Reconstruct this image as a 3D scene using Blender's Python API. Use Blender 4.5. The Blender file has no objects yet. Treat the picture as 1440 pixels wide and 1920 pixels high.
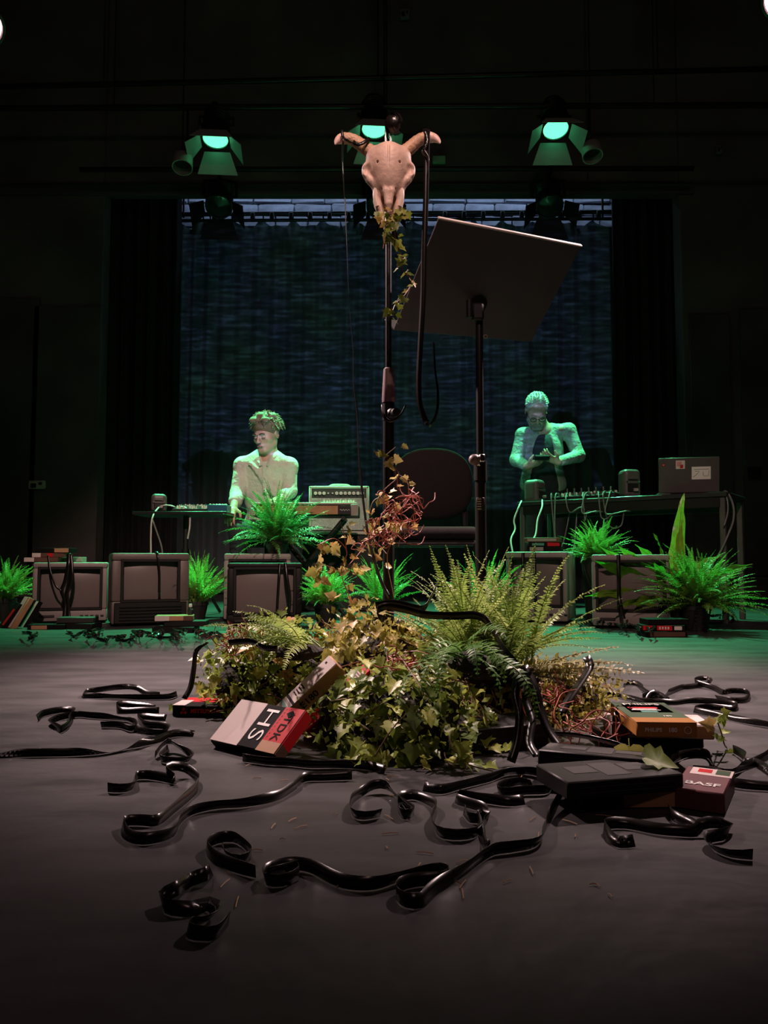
import bpy, bmesh, math, random
import numpy as np
from mathutils import Vector, Matrix, Euler, Quaternion

# ------------------------------------------------------------------ camera, world, light, exposure
sc = bpy.context.scene
COL = sc.collection
F, CX, CY, HZ, CAMH = 1440.0, 720.0, 960.0, 1052.0, 0.36
PITCH = math.atan2(HZ - CY, F)
cam_data = bpy.data.cameras.new('camera')
cam = bpy.data.objects.new('camera', cam_data)
COL.objects.link(cam)
cam_data.sensor_fit = 'AUTO'
cam_data.sensor_width = 36.0
cam_data.lens = F / 1920.0 * 36.0
cam_data.clip_start = 0.02
cam.location = (0, 0, CAMH)
cam.rotation_euler = (math.pi / 2 + PITCH, 0, 0)
sc.camera = cam

world = bpy.data.worlds.new('world')
sc.world = world
world.use_nodes = True
world.node_tree.nodes['Background'].inputs[0].default_value = (1.0, 0.82, 0.8, 1)
world.node_tree.nodes['Background'].inputs[1].default_value = 0.012

sc.view_settings.view_transform = 'Standard'
sc.view_settings.look = 'None'
sc.view_settings.gamma = 1.0
sc.view_settings.use_curve_mapping = False
sc.view_settings.exposure = 0.0

GREEN = (0.12, 1.0, 0.40)
WARM = (1.0, 0.72, 0.69)
GREEN_POWER = 1750
WARM_POWER = 1350
FILL_POWER = 15
PROJ_POWER = 370
SKULL_POWER = 390
WASH_POWER = 1650


def pix(px, py, Y):
    """The point at depth Y (along world y) seen at pixel px, py."""
    dx, dz = (px - CX) / F, -(py - CY) / F
    c, s = math.cos(PITCH), math.sin(PITCH)
    d = Vector((dx, c - dz * s, s + dz * c))
    return Vector((0, 0, CAMH)) + d * (Y / d.y)


def flo(px, py, z=0.0):
    """The point at height z seen at pixel px, py."""
    dx, dz = (px - CX) / F, -(py - CY) / F
    c, s = math.cos(PITCH), math.sin(PITCH)
    d = Vector((dx, c - dz * s, s + dz * c))
    return Vector((0, 0, CAMH)) + d * ((z - CAMH) / d.z)


def add_lamp(kind, name, loc, aim, energy, color, parent=None, **kw):
    l = bpy.data.lights.new(name, kind)
    l.energy = energy
    l.color = color
    for k, v in kw.items():
        setattr(l, k, v)
    o = bpy.data.objects.new(name, l)
    COL.objects.link(o)
    o.location = loc
    o.rotation_euler = (Vector(aim) - Vector(loc)).to_track_quat('-Z', 'Y').to_euler()
    return o


# dim warm fill light added above and behind the camera
add_lamp('AREA', 'front_fill', (0.4, -1.6, 4.4), (0.0, 3.2, 0.3), FILL_POWER, (1.0, 0.62, 0.55), shape='DISK', size=0.5)

# a narrow front spot picks out the skull
add_lamp('SPOT', 'skull_special', (0.35, -0.3, 5.2), (0.01, 2.05, 1.36), SKULL_POWER, (1.0, 0.66, 0.52), spot_size=math.radians(7.0), spot_blend=0.6, shadow_soft_size=0.04)
# warm front-of-house wash over the televisions and the seated musician
add_lamp('SPOT', 'stage_wash', (0.6, -2.6, 4.9), (-1.05, 5.0, 0.6), WASH_POWER, (1.0, 0.66, 0.58), spot_size=math.radians(24), spot_blend=1.0, shadow_soft_size=0.06)

add_lamp('SPOT', 'stage_wash', (-0.6, -2.6, 4.9), (1.45, 4.6, 0.3), WASH_POWER * 0.45, (1.0, 0.66, 0.58), spot_size=math.radians(22), spot_blend=1.0, shadow_soft_size=0.06)

# unseen blue-white strip added behind the lintel to brighten the wall above the curtain
add_lamp('AREA', 'rear_wall_fill', (0.15, 8.62, 5.05), (0.15, 9.0, 4.35), 16, (0.50, 0.68, 1.0), shape='RECTANGLE', size=5.0, size_y=0.05)

# the video projector that throws a streaked picture on the backdrop
PJ = Vector((0.13, 2.75, 1.3))
pj = add_lamp('SPOT', 'projector_beam', PJ, (0.13, 8.4, 1.3), PROJ_POWER, (1, 1, 1), spot_size=math.radians(90), spot_blend=0.0, shadow_soft_size=0.01)
pj.rotation_euler = (math.pi / 2, 0, 0)
pj.data.use_nodes = True
nt = pj.data.node_tree
em = [n for n in nt.nodes if n.type == 'EMISSION'][0]


def _n(nt, t, **kw):
    n = nt.nodes.new(t)
    for k, v in kw.items():
        setattr(n, k, v)
    return n


def _math(nt, op, a, b=None):
    n = _n(nt, 'ShaderNodeMath', operation=op)
    for i, v in enumerate((a, b)):
        if v is None:
            continue
        if isinstance(v, (int, float)):
            n.inputs[i].default_value = v
        else:
            nt.links.new(v, n.inputs[i])
    return n.outputs[0]


def _ramp(nt, fac, stops):
    r = _n(nt, 'ShaderNodeValToRGB')
    e = r.color_ramp.elements
    while len(e) > len(stops):
        e.remove(e[-1])
    while len(e) < len(stops):
        e.new(0.5)
    for el, (p, c) in zip(e, stops):
        el.position = p
        el.color = (c[0], c[1], c[2], 1)
    nt.links.new(fac, r.inputs[0])
    return r.outputs[0]


tc = _n(nt, 'ShaderNodeTexCoord')
sp = _n(nt, 'ShaderNodeSeparateXYZ')
nt.links.new(tc.outputs['Normal'], sp.inputs[0])
iz = _math(nt, 'ABSOLUTE', sp.outputs[2])
u_ = _math(nt, 'DIVIDE', sp.outputs[0], iz)
v_ = _math(nt, 'DIVIDE', sp.outputs[1], iz)
PJD = 5.65
hu, hv = 2.395 / PJD, 1.70 / PJD
mu = _math(nt, 'LESS_THAN', _math(nt, 'ABSOLUTE', u_), hu)
mv = _math(nt, 'LESS_THAN', _math(nt, 'ABSOLUTE', _math(nt, 'SUBTRACT', v_, (2.62 - PJ.z) / PJD)), hv)
cmb = _n(nt, 'ShaderNodeCombineXYZ')
nt.links.new(_math(nt, 'MULTIPLY', u_, 19.5), cmb.inputs[0])
nt.links.new(_math(nt, 'MULTIPLY', v_, 143.0), cmb.inputs[1])
no = _n(nt, 'ShaderNodeTexNoise')
no.inputs['Scale'].default_value = 1.0
no.inputs['Detail'].default_value = 6.0
no.inputs['Roughness'].default_value = 0.62
nt.links.new(cmb.outputs[0], no.inputs['Vector'])
streak = _ramp(nt, no.outputs[0], [(0.36, (0.10, 0.10, 0.10)), (0.50, (0.26, 0.26, 0.26)), (0.60, (0.75, 0.75, 0.75)), (0.70, (1.9, 1.9, 1.9))])
cmb2 = _n(nt, 'ShaderNodeCombineXYZ')
nt.links.new(_math(nt, 'MULTIPLY', u_, 8.0), cmb2.inputs[0])
nt.links.new(_math(nt, 'MULTIPLY', v_, 8.0), cmb2.inputs[1])
no2 = _n(nt, 'ShaderNodeTexNoise')
no2.inputs['Scale'].default_value = 1.0
nt.links.new(cmb2.outputs[0], no2.inputs['Vector'])
hue = _ramp(nt, no2.outputs[0], [(0.38, (0.34, 0.48, 1.0)), (0.52, (0.32, 0.54, 0.84)), (0.64, (0.26, 0.62, 0.52))])
mx = _n(nt, 'ShaderNodeMix', data_type='RGBA', blend_type='MULTIPLY')
mx.inputs[0].default_value = 1.0
nt.links.new(streak, mx.inputs[6])
nt.links.new(hue, mx.inputs[7])
nt.links.new(mx.outputs[2], em.inputs['Color'])
nt.links.new(_math(nt, 'MULTIPLY', mu, mv), em.inputs['Strength'])

# ------------------------------------------------------------------ helpers


def lin(c):
    return tuple((x / 12.92 if x <= 0.04045 else ((x + 0.055) / 1.055) ** 2.4) for x in c)


def hexc(h):
    return lin(tuple(int(h[i:i + 2], 16) / 255 for i in (0, 2, 4)))


def mat(name, col, rough=0.6, metal=0.0, var=0.15, vscale=8.0, bump=0.0, bscale=60.0, spec=0.5, emit=None, estr=0.0, coat=0.0, sheen=0.0):
    m = bpy.data.materials.new(name)
    m.use_nodes = True
    t = m.node_tree
    b = t.nodes['Principled BSDF']
    if isinstance(col, str):
        col = hexc(col)
    b.inputs['Roughness'].default_value = rough
    b.inputs['Metallic'].default_value = metal
    b.inputs['Specular IOR Level'].default_value = spec
    b.inputs['Coat Weight'].default_value = coat
    b.inputs['Sheen Weight'].default_value = sheen
    co = t.nodes.new('ShaderNodeTexCoord')
    n = t.nodes.new('ShaderNodeTexNoise')
    n.inputs['Scale'].default_value = vscale
    n.inputs['Detail'].default_value = 4
    t.links.new(co.outputs['Object'], n.inputs['Vector'])
    r = _ramp(t, n.outputs[0], [(0.3, tuple(c * (1 - var) for c in col)), (0.7, tuple(min(1, c * (1 + var)) for c in col))])
    t.links.new(r, b.inputs['Base Color'])
    if bump:
        n2 = t.nodes.new('ShaderNodeTexNoise')
        n2.inputs['Scale'].default_value = bscale
        n2.inputs['Detail'].default_value = 4
        t.links.new(co.outputs['Object'], n2.inputs['Vector'])
        bp = t.nodes.new('ShaderNodeBump')
        bp.inputs['Strength'].default_value = bump
        bp.inputs['Distance'].default_value = 0.02
        t.links.new(n2.outputs[0], bp.inputs['Height'])
        t.links.new(bp.outputs[0], b.inputs['Normal'])
    if emit:
        b.inputs['Emission Color'].default_value = (*emit, 1)
        b.inputs['Emission Strength'].default_value = estr
    return m


def leafmat(name, stops, transl=0.35, rough=0.42, vein=None):
    """Leaf: each leaf object its own hue along the stops, light shining through the blade."""
    m = bpy.data.materials.new(name)
    m.use_nodes = True
    t = m.node_tree
    b = t.nodes['Principled BSDF']
    out = t.nodes['Material Output']
    oi = t.nodes.new('ShaderNodeObjectInfo')
    r = _ramp(t, oi.outputs['Random'], [(p, hexc(c)) for p, c in stops])
    co = t.nodes.new('ShaderNodeTexCoord')
    n = t.nodes.new('ShaderNodeTexNoise')
    n.inputs['Scale'].default_value = 3.0 if vein else 40.0
    t.links.new(co.outputs['Object'], n.inputs['Vector'])
    hs = t.nodes.new('ShaderNodeHueSaturation')
    t.links.new(r, hs.inputs['Color'])
    t.links.new(_math(t, 'ADD', _math(t, 'MULTIPLY', n.outputs[0], 0.9), 0.55), hs.inputs['Value'])
    t.links.new(hs.outputs[0], b.inputs['Base Color'])
    b.inputs['Roughness'].default_value = rough
    b.inputs['Specular IOR Level'].default_value = 0.4
    tr = t.nodes.new('ShaderNodeBsdfTranslucent')
    t.links.new(hs.outputs[0], tr.inputs['Color'])
    mxs = t.nodes.new('ShaderNodeMixShader')
    mxs.inputs[0].default_value = transl
    t.links.new(b.outputs[0], mxs.inputs[1])
    t.links.new(tr.outputs[0], mxs.inputs[2])
    t.links.new(mxs.outputs[0], out.inputs['Surface'])
    return m


def W(o):
    m = Matrix.LocRotScale(o.location, o.rotation_euler, o.scale)
    return W(o.parent) @ m if o.parent else m


def tag(o, label=None, cat=None, group=None, kind=None):
    for k, v in (('label', label), ('category', cat), ('group', group), ('kind', kind)):
        if v:
            o[k] = v
    return o


def thing(name, label, cat, loc=(0, 0, 0), rz=0.0, group=None, rot=None):
    o = bpy.data.objects.new(name, None)
    COL.objects.link(o)
    o.location = loc
    o.rotation_euler = rot if rot is not None else (0, 0, rz)
    o.empty_display_size = 0.05
    return tag(o, label, cat, group)


class MB:
    def __init__(self):
        self.v, self.f, self.m = [], [], []

    def add(self, vs, fs, m=0):
        k = len(self.v)
        self.v += [Vector(p) for p in vs]
        self.f += [tuple(i + k for i in f) for f in fs]
        self.m += [m] * len(fs)
        return self

    def box(self, c, s, R=None, bev=0.0, m=0, seg=1):
        bm = bmesh.new()
        bmesh.ops.create_cube(bm, size=1.0)
        for v in bm.verts:
            v.co = Vector((v.co.x * s[0], v.co.y * s[1], v.co.z * s[2]))
        if bev:
            bmesh.ops.bevel(bm, geom=list(bm.edges), offset=min(bev, min(s) * 0.45), segments=seg, affect='EDGES', profile=0.5)
        c = Vector(c)
        vs = [(R @ v.co if R else v.co) + c for v in bm.verts]
        bm.verts.index_update()
        fs = [[v.index for v in f.verts] for f in bm.faces]
        bm.free()
        return self.add(vs, fs, m)

    def hexa(self, bottom, top, m=0):
        return self.add(list(bottom) + list(top), [(3, 2, 1, 0), (4, 5, 6, 7), (0, 1, 5, 4), (1, 2, 6, 5), (2, 3, 7, 6), (3, 0, 4, 7)], m)

    def tube(self, path, r, n=8, m=0, caps=True, closed=False):
        P = [Vector(p) for p in path]
        L = len(P)
        rs = list(r) if isinstance(r, (list, tuple)) else [r] * L
        vs, fs = [], []
        ref = None
        for i, p in enumerate(P):
            if closed:
                t = P[(i + 1) % L] - P[i - 1]
            else:
                t = P[min(i + 1, L - 1)] - P[max(i - 1, 0)]
            t = t.normalized() if t.length > 1e-9 else Vector((0, 0, 1))
            if ref is None:
                ref = Vector((0, 0, 1)) if abs(t.z) < 0.9 else Vector((1, 0, 0))
            a = (ref - t * ref.dot(t))
            a = a.normalized() if a.length > 1e-6 else t.orthogonal().normalized()
            b = t.cross(a)
            ref = a
            for k in range(n):
                an = 2 * math.pi * k / n
                vs.append(p + (a * math.cos(an) + b * math.sin(an)) * rs[i])
        for i in range(L if closed else L - 1):
            j = (i + 1) % L
            for k in range(n):
                k2 = (k + 1) % n
                fs.append((i * n + k, i * n + k2, j * n + k2, j * n + k))
        if caps and not closed:
            fs.append(tuple(reversed(range(n))))
            fs.append(tuple((L - 1) * n + k for k in range(n)))
        return self.add(vs, fs, m)

    def cyl(self, a, b, r0, r1=None, n=14, m=0, caps=True):
        return self.tube([a, b], [r0, r0 if r1 is None else r1], n, m, caps)

    def ell(self, c, r, R=None, nu=14, nv=9, m=0):
        c = Vector(c)
        vs, fs = [], []
        for j in range(nv + 1):
            th = math.pi * j / nv
            for i in range(nu):
                ph = 2 * math.pi * i / nu
                q = Vector((r[0] * math.sin(th) * math.cos(ph), r[1] * math.sin(th) * math.sin(ph), r[2] * math.cos(th)))
                vs.append((R @ q if R else q) + c)
        for j in range(nv):
            for i in range(nu):
                i2 = (i + 1) % nu
                fs.append((j * nu + i, (j + 1) * nu + i, (j + 1) * nu + i2, j * nu + i2))
        return self.add(vs, fs, m)

    def lathe(self, prof, c=(0, 0, 0), n=20, m=0, R=None):
        c = Vector(c)
        vs, fs = [], []
        for r, z in prof:
            for k in range(n):
                a = 2 * math.pi * k / n
                q = Vector((r * math.cos(a), r * math.sin(a), z))
                vs.append((R @ q if R else q) + c)
        for j in range(len(prof) - 1):
            for k in range(n):
                k2 = (k + 1) % n
                fs.append((j * n + k, j * n + k2, (j + 1) * n + k2, (j + 1) * n + k))
        return self.add(vs, fs, m)

    def grid(self, pts, m=0):
        """pts: rows of points"""
        nr, nc = len(pts), len(pts[0])
        vs = [p for row in pts for p in row]
        fs = [(i * nc + j, i * nc + j + 1, (i + 1) * nc + j + 1, (i + 1) * nc + j) for i in range(nr - 1) for j in range(nc - 1)]
        return self.add(vs, fs, m)

    def build(self, name, mats, parent=None, world=True, sharp=40, label=None, kind=None):
        me = bpy.data.meshes.new(name)
        vs = self.v
        if parent is not None and world:
            inv = W(parent).inverted()
            vs = [inv @ p for p in vs]
        me.from_pydata([tuple(p) for p in vs], [], self.f)
        if not isinstance(mats, (list, tuple)):
            mats = [mats]
        for x in mats:
            me.materials.append(x)
        if len(mats) > 1:
            me.polygons.foreach_set('material_index', self.m)
        me.polygons.foreach_set('use_smooth', [True] * len(me.polygons))
        if sharp:
            me.set_sharp_from_angle(angle=math.radians(sharp))
        me.update()
        o = bpy.data.objects.new(name, me)
        COL.objects.link(o)
        if parent is not None:
            o.parent = parent
        if label:
            o['label'] = label
        if kind:
            o['kind'] = kind
        return o


def catmull(P, step=0.01, closed=False):
    P = [Vector(p) for p in P]
    out = []
    n = len(P)
    for i in range(n - 1 if not closed else n):
        p1, p2 = P[i], P[(i + 1) % n]
        p0 = P[i - 1] if (i > 0 or closed) else p1 * 2 - p2
        p3 = P[(i + 2) % n] if (i + 2 < n or closed) else p2 * 2 - p1
        k = max(2, int((p2 - p1).length / step))
        for j in range(k):
            t = j / k
            out.append(0.5 * ((2 * p1) + (p2 - p0) * t + (2 * p0 - 5 * p1 + 4 * p2 - p3) * t * t + (3 * p1 - p0 - 3 * p2 + p3) * t ** 3))
    if not closed:
        out.append(P[-1])
    return out


def lettering(text, frame_o, ex, ey, size, m, parent, name='lettering', bold=0.0, sx=1.0, align='CENTER', up=0.0006):
    """Flat print lying on a face: origin frame_o, reading direction ex, letter-up direction ey."""
    cu = bpy.data.curves.new('print', 'FONT')
    cu.body = text
    cu.size = size
    cu.align_x = align
    cu.align_y = 'CENTER'
    cu.offset = bold * size
    cu.resolution_u = 3
    tmp = bpy.data.objects.new('print', cu)
    me = bpy.data.meshes.new_from_object(tmp)
    bpy.data.objects.remove(tmp)
    bpy.data.curves.remove(cu)
    ex, ey = Vector(ex).normalized(), Vector(ey).normalized()
    ez = ex.cross(ey).normalized()
    fo = Vector(frame_o) + ez * up
    M = Matrix(((ex.x * sx, ey.x, ez.x, fo.x), (ex.y * sx, ey.y, ez.y, fo.y), (ex.z * sx, ey.z, ez.z, fo.z), (0, 0, 0, 1)))
    me.transform(W(parent).inverted() @ M)
    me.materials.clear()
    me.materials.append(m)
    me.name = name
    o = bpy.data.objects.new(name, me)
    COL.objects.link(o)
    o.parent = parent
    return o


# ---- signed distance modelling, meshed by surface nets: used for bodies, heads, hands, clothes and the skull
class SDF:
    def __init__(self, lo, hi, h):
        self.lo = np.array(lo, np.float32)
        self.h = h
        self.n = np.maximum(4, np.ceil((np.array(hi) - np.array(lo)) / h).astype(int) + 1)
        self.D = np.full(self.n, 0.2, np.float32)

    def _blk(self, lo, hi, pad):
        a = np.clip(np.floor((np.array(lo) - pad - self.lo) / self.h).astype(int), 0, self.n)
        b = np.clip(np.ceil((np.array(hi) + pad - self.lo) / self.h).astype(int) + 1, 0, self.n)
        if np.any(b <= a):
            return None, None
        ax = [self.lo[i] + self.h * np.arange(a[i], b[i], dtype=np.float32) for i in range(3)]
        X, Y, Z = np.meshgrid(*ax, indexing='ij')
        return (slice(a[0], b[0]), slice(a[1], b[1]), slice(a[2], b[2])), (X, Y, Z)

    def _put(self, sl, d, k, sub):
        cur = self.D[sl]
        if sub:
            e = np.maximum(k - np.abs(cur + d), 0) / k if k else 0
            self.D[sl] = np.maximum(cur, -d) + (e * e * k * 0.25 if k else 0)
        else:
            e = np.maximum(k - np.abs(cur - d), 0) / k if k else 0
            self.D[sl] = np.minimum(cur, d) - (e * e * k * 0.25 if k else 0)

    def ell(self, c, r, R=None, k=0.02, sub=False):
        c = np.array(c, float)
        rm = max(r)
        sl, G = self._blk(c - rm, c + rm, 0.06)
        if sl is None:
            return self
        p = [G[i] - c[i] for i in range(3)]
        if R is not None:
            Rt = np.array(R.transposed())
            p = [Rt[i][0] * p[0] + Rt[i][1] * p[1] + Rt[i][2] * p[2] for i in range(3)]
        k0 = np.sqrt(sum((p[i] / r[i]) ** 2 for i in range(3))) + 1e-6
        k1 = np.sqrt(sum((p[i] / r[i] ** 2) ** 2 for i in range(3))) + 1e-6
        self._put(sl, k0 * (k0 - 1) / k1, k, sub)
        return self

    def cone(self, a, b, ra, rb, k=0.02, sub=False):
        a, b = np.array(a, float), np.array(b, float)
        rm = max(ra, rb)
        sl, G = self._blk(np.minimum(a, b) - rm, np.maximum(a, b) + rm, 0.06)
        if sl is None:
            return self
        ab = b - a
        t = np.clip(sum((G[i] - a[i]) * ab[i] for i in range(3)) / (ab @ ab + 1e-9), 0, 1)
        d = np.sqrt(sum((G[i] - a[i] - t * ab[i]) ** 2 for i in range(3))) - (ra + t * (rb - ra))
        self._put(sl, d, k, sub)
        return self

    def chain(self, pts, rs, k=0.02, sub=False):
        for i in range(len(pts) - 1):
            self.cone(pts[i], pts[i + 1], rs[i], rs[i + 1], k, sub)
        return self

    def box(self, c, half, R=None, rd=0.005, k=0.01, sub=False):
        c = np.array(c, float)
        rm = float(np.linalg.norm(half))
        sl, G = self._blk(c - rm, c + rm, 0.03)
        if sl is None:
            return self
        p = [G[i] - c[i] for i in range(3)]
        if R is not None:
            Rt = np.array(R.transposed())
            p = [Rt[i][0] * p[0] + Rt[i][1] * p[1] + Rt[i][2] * p[2] for i in range(3)]
        q = [np.abs(p[i]) - (half[i] - rd) for i in range(3)]
        d = np.sqrt(sum(np.maximum(x, 0) ** 2 for x in q)) + np.minimum(np.maximum(np.maximum(q[0], q[1]), q[2]), 0) - rd
        self._put(sl, d, k, sub)
        return self

    def cut(self, p, n):
        """remove what lies on the n side of the plane through p"""
        sl, G = self._blk(self.lo, self.lo + self.h * self.n, 0)
        d = sum((G[i] - p[i]) * n[i] for i in range(3))
        self.D = np.maximum(self.D, d.astype(np.float32))
        return self

    def mesh(self, name, m, parent=None, label=None, smooth_it=1):
        D, h = self.D, self.h
        for ax in range(3):      # close at the border
            s = [slice(None)] * 3
            s[ax] = 0
            D[tuple(s)] = np.maximum(D[tuple(s)], 1e-4)
            s[ax] = -1
            D[tuple(s)] = np.maximum(D[tuple(s)], 1e-4)
        S = D < 0
        c = [S[i:S.shape[0] - 1 + i, j:S.shape[1] - 1 + j, k:S.shape[2] - 1 + k] for i in (0, 1) for j in (0, 1) for k in (0, 1)]
        cnt = sum(x.astype(np.int8) for x in c)
        act = (cnt > 0) & (cnt < 8)
        I = np.argwhere(act)
        idx = np.full(act.shape, -1, np.int64)
        idx[act] = np.arange(len(I))
        acc = np.zeros((len(I), 3))
        num = np.zeros(len(I))
        corners = [(i, j, k) for i in (0, 1) for j in (0, 1) for k in (0, 1)]
        for a in corners:
            for ax in range(3):
                if a[ax]:
                    continue
                b = list(a)
                b[ax] = 1
                fa = D[I[:, 0] + a[0], I[:, 1] + a[1], I[:, 2] + a[2]]
                fb = D[I[:, 0] + b[0], I[:, 1] + b[1], I[:, 2] + b[2]]
                x = (fa < 0) != (fb < 0)
                t = np.where(x, fa / np.where(x, fa - fb, 1), 0)
                p = np.tile(np.array(a, float), (len(I), 1))
                p[:, ax] += t
                acc += p * x[:, None]
                num += x
        V = self.lo + h * (I + acc / num[:, None])
        faces = []
        for ax in range(3):
            o1, o2 = (ax + 1) % 3, (ax + 2) % 3
            s0 = [slice(None)] * 3
            s1 = [slice(None)] * 3
            s0[ax] = slice(0, -1)
            s1[ax] = slice(1, None)
            A, B = S[tuple(s0)], S[tuple(s1)]
            E = np.argwhere(A != B)
            E = E[(E[:, o1] > 0) & (E[:, o2] > 0)]
            E = E[(E[:, o1] < act.shape[o1]) & (E[:, o2] < act.shape[o2])]
            q = []
            for d1, d2 in ((1, 1), (0, 1), (0, 0), (1, 0)):
                J = E.copy()
                J[:, o1] -= d1
                J[:, o2] -= d2
                q.append(idx[J[:, 0], J[:, 1], J[:, 2]])
            q = np.stack(q, 1)
            fl = A[E[:, 0], E[:, 1], E[:, 2]]
            q[~fl] = q[~fl][:, ::-1]
            faces.append(q)
        Q = np.concatenate(faces)
        Q = Q[(Q >= 0).all(1)]
        for _ in range(smooth_it):
            sm = np.zeros_like(V)
            w = np.zeros(len(V))
            for i in range(4):
                np.add.at(sm, Q[:, i], V[Q[:, (i + 1) % 4]] + V[Q[:, i - 1]])
                np.add.at(w, Q[:, i], 2)
            V = 0.5 * V + 0.5 * sm / np.maximum(w, 1)[:, None]
        if parent is not None:
            M = np.array(W(parent).inverted())
            V = V @ M[:3, :3].T + M[:3, 3]
        me = bpy.data.meshes.new(name)
        me.vertices.add(len(V))
        me.vertices.foreach_set('co', V.astype(np.float32).ravel())
        me.loops.add(len(Q) * 4)
        me.loops.foreach_set('vertex_index', Q.astype(np.int32).ravel())
        me.polygons.add(len(Q))
        me.polygons.foreach_set('loop_start', np.arange(0, len(Q) * 4, 4, dtype=np.int32))
        me.update(calc_edges=True)
        me.validate()
        me.polygons.foreach_set('use_smooth', [True] * len(me.polygons))
        me.materials.append(m)
        o = bpy.data.objects.new(name, me)
        COL.objects.link(o)
        if parent is not None:
            o.parent = parent
        if label:
            o['label'] = label
        return o


def RM(*e):
    return Euler(tuple(math.radians(x) for x in e)).to_matrix()


rnd = random.Random(7)

# ------------------------------------------------------------------ materials
M_black = mat('black_paint', (0.012, 0.012, 0.012), 0.75, var=0.3)
M_wall = mat('black_wall_paint', (0.115, 0.09, 0.09), 0.9, var=0.35, vscale=1.2, bump=0.1, bscale=20)
M_drape = mat('black_serge', (0.012, 0.012, 0.012), 0.95, var=0.2)
M_metal = mat('black_metal', (0.015, 0.014, 0.014), 0.38, metal=0.3, var=0.2)
M_plast = mat('black_plastic', (0.011, 0.010, 0.010), 0.45, var=0.2, spec=0.3)
M_dplast = mat('dark_grey_plastic', (0.022, 0.019, 0.018), 0.5, var=0.15)
M_gplast = mat('taupe_plastic', (0.24, 0.20, 0.19), 0.55, var=0.1, bump=0.03, bscale=300)
M_lgplast = mat('pale_grey_plastic', (0.42, 0.37, 0.34), 0.5, var=0.08, bump=0.03, bscale=300)
M_screen = mat('crt_glass', (0.15, 0.12, 0.115), 0.3, var=0.05, spec=0.3)
M_tape = mat('magnetic_tape', (0.008, 0.006, 0.0055), 0.27, var=0.2, spec=0.42)
M_chrome = mat('chrome', (0.6, 0.58, 0.56), 0.2, metal=1.0, var=0.1)
M_white = mat('white_print', (0.75, 0.72, 0.68), 0.5, var=0.03)
M_lwhite = mat('pale_card', (0.62, 0.52, 0.49), 0.6, spec=0.12, var=0.06)
M_red = mat('red_card', (0.50, 0.012, 0.018), 0.55, spec=0.12, var=0.1)
M_tan = mat('tan_card', (0.42, 0.23, 0.13), 0.5, spec=0.12, var=0.08)
M_orange = mat('amber_card', (0.34, 0.15, 0.04), 0.5, spec=0.12, var=0.1)
M_bcard = mat('black_card', (0.009, 0.008, 0.008), 0.7, spec=0.06, var=0.2)
M_brown = mat('brown_card', (0.11, 0.055, 0.04), 0.5, spec=0.12, var=0.2)
M_gcard = mat('green_card', (0.05, 0.085, 0.045), 0.5, spec=0.12, var=0.15)
M_teal = mat('teal_print', (0.05, 0.22, 0.17), 0.5)
M_grcard = mat('grey_card', (0.3, 0.26, 0.24), 0.6, spec=0.12, var=0.1)
M_cable = mat('pale_cable', (0.55, 0.52, 0.5), 0.5)
M_bcable = mat('dark_cable', (0.16, 0.16, 0.155), 0.45)
M_skin = mat('skin', (0.55, 0.34, 0.25), 0.5, var=0.08)
M_wood = mat('oak_veneer', (0.36, 0.17, 0.075), 0.45, var=0.25, vscale=14)
M_knob = mat('cream_knob', (0.7, 0.68, 0.6), 0.35)
M_stemred = mat('red_stem', (0.42, 0.10, 0.07), 0.5, var=0.3)
M_stem = mat('brown_stem', (0.20, 0.10, 0.05), 0.6, var=0.3)
M_gstem = mat('green_stem', (0.16, 0.17, 0.04), 0.55, var=0.3)
# ------------------------------------------------------------------ the setting
def struct(name, mb, m, parent=None, sharp=40):
    o = mb.build(name, m, parent, sharp=sharp)
    if parent is None:
        o['kind'] = 'structure'
    return o


def floor_mat():
    m = bpy.data.materials.new('stage_vinyl')
    m.use_nodes = True
    t = m.node_tree
    b = t.nodes['Principled BSDF']
    co = t.nodes.new('ShaderNodeTexCoord')
    mp = t.nodes.new('ShaderNodeMapping')
    mp.inputs['Scale'].default_value = (0.8, 2.6, 1)
    t.links.new(co.outputs['Object'], mp.inputs[0])
    n1 = t.nodes.new('ShaderNodeTexNoise')
    n1.inputs['Scale'].default_value = 2.2
    n1.inputs['Detail'].default_value = 8
    n1.inputs['Roughness'].default_value = 0.65
    t.links.new(mp.outputs[0], n1.inputs['Vector'])
    t.links.new(_ramp(t, n1.outputs[0], [(0.3, (0.024, 0.0232, 0.024)), (0.55, (0.035, 0.0335, 0.0345)), (0.75, (0.052, 0.0495, 0.051))]), b.inputs['Base Color'])
    n2 = t.nodes.new('ShaderNodeTexNoise')
    n2.inputs['Scale'].default_value = 5.0
    n2.inputs['Detail'].default_value = 6
    t.links.new(mp.outputs[0], n2.inputs['Vector'])
    t.links.new(_ramp(t, n2.outputs[0], [(0.3, (0.36, 0.36, 0.36)), (0.7, (0.56, 0.56, 0.56))]), b.inputs['Roughness'])
    b.inputs['Specular IOR Level'].default_value = 0.35
    n3 = t.nodes.new('ShaderNodeTexNoise')
    n3.inputs['Scale'].default_value = 18
    t.links.new(co.outputs['Object'], n3.inputs['Vector'])
    bp = t.nodes.new('ShaderNodeBump')
    bp.inputs['Strength'].default_value = 0.05
    bp.inputs['Distance'].default_value = 0.05
    t.links.new(n3.outputs[0], bp.inputs['Height'])
    t.links.new(bp.outputs[0], b.inputs['Normal'])
    return m


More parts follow.
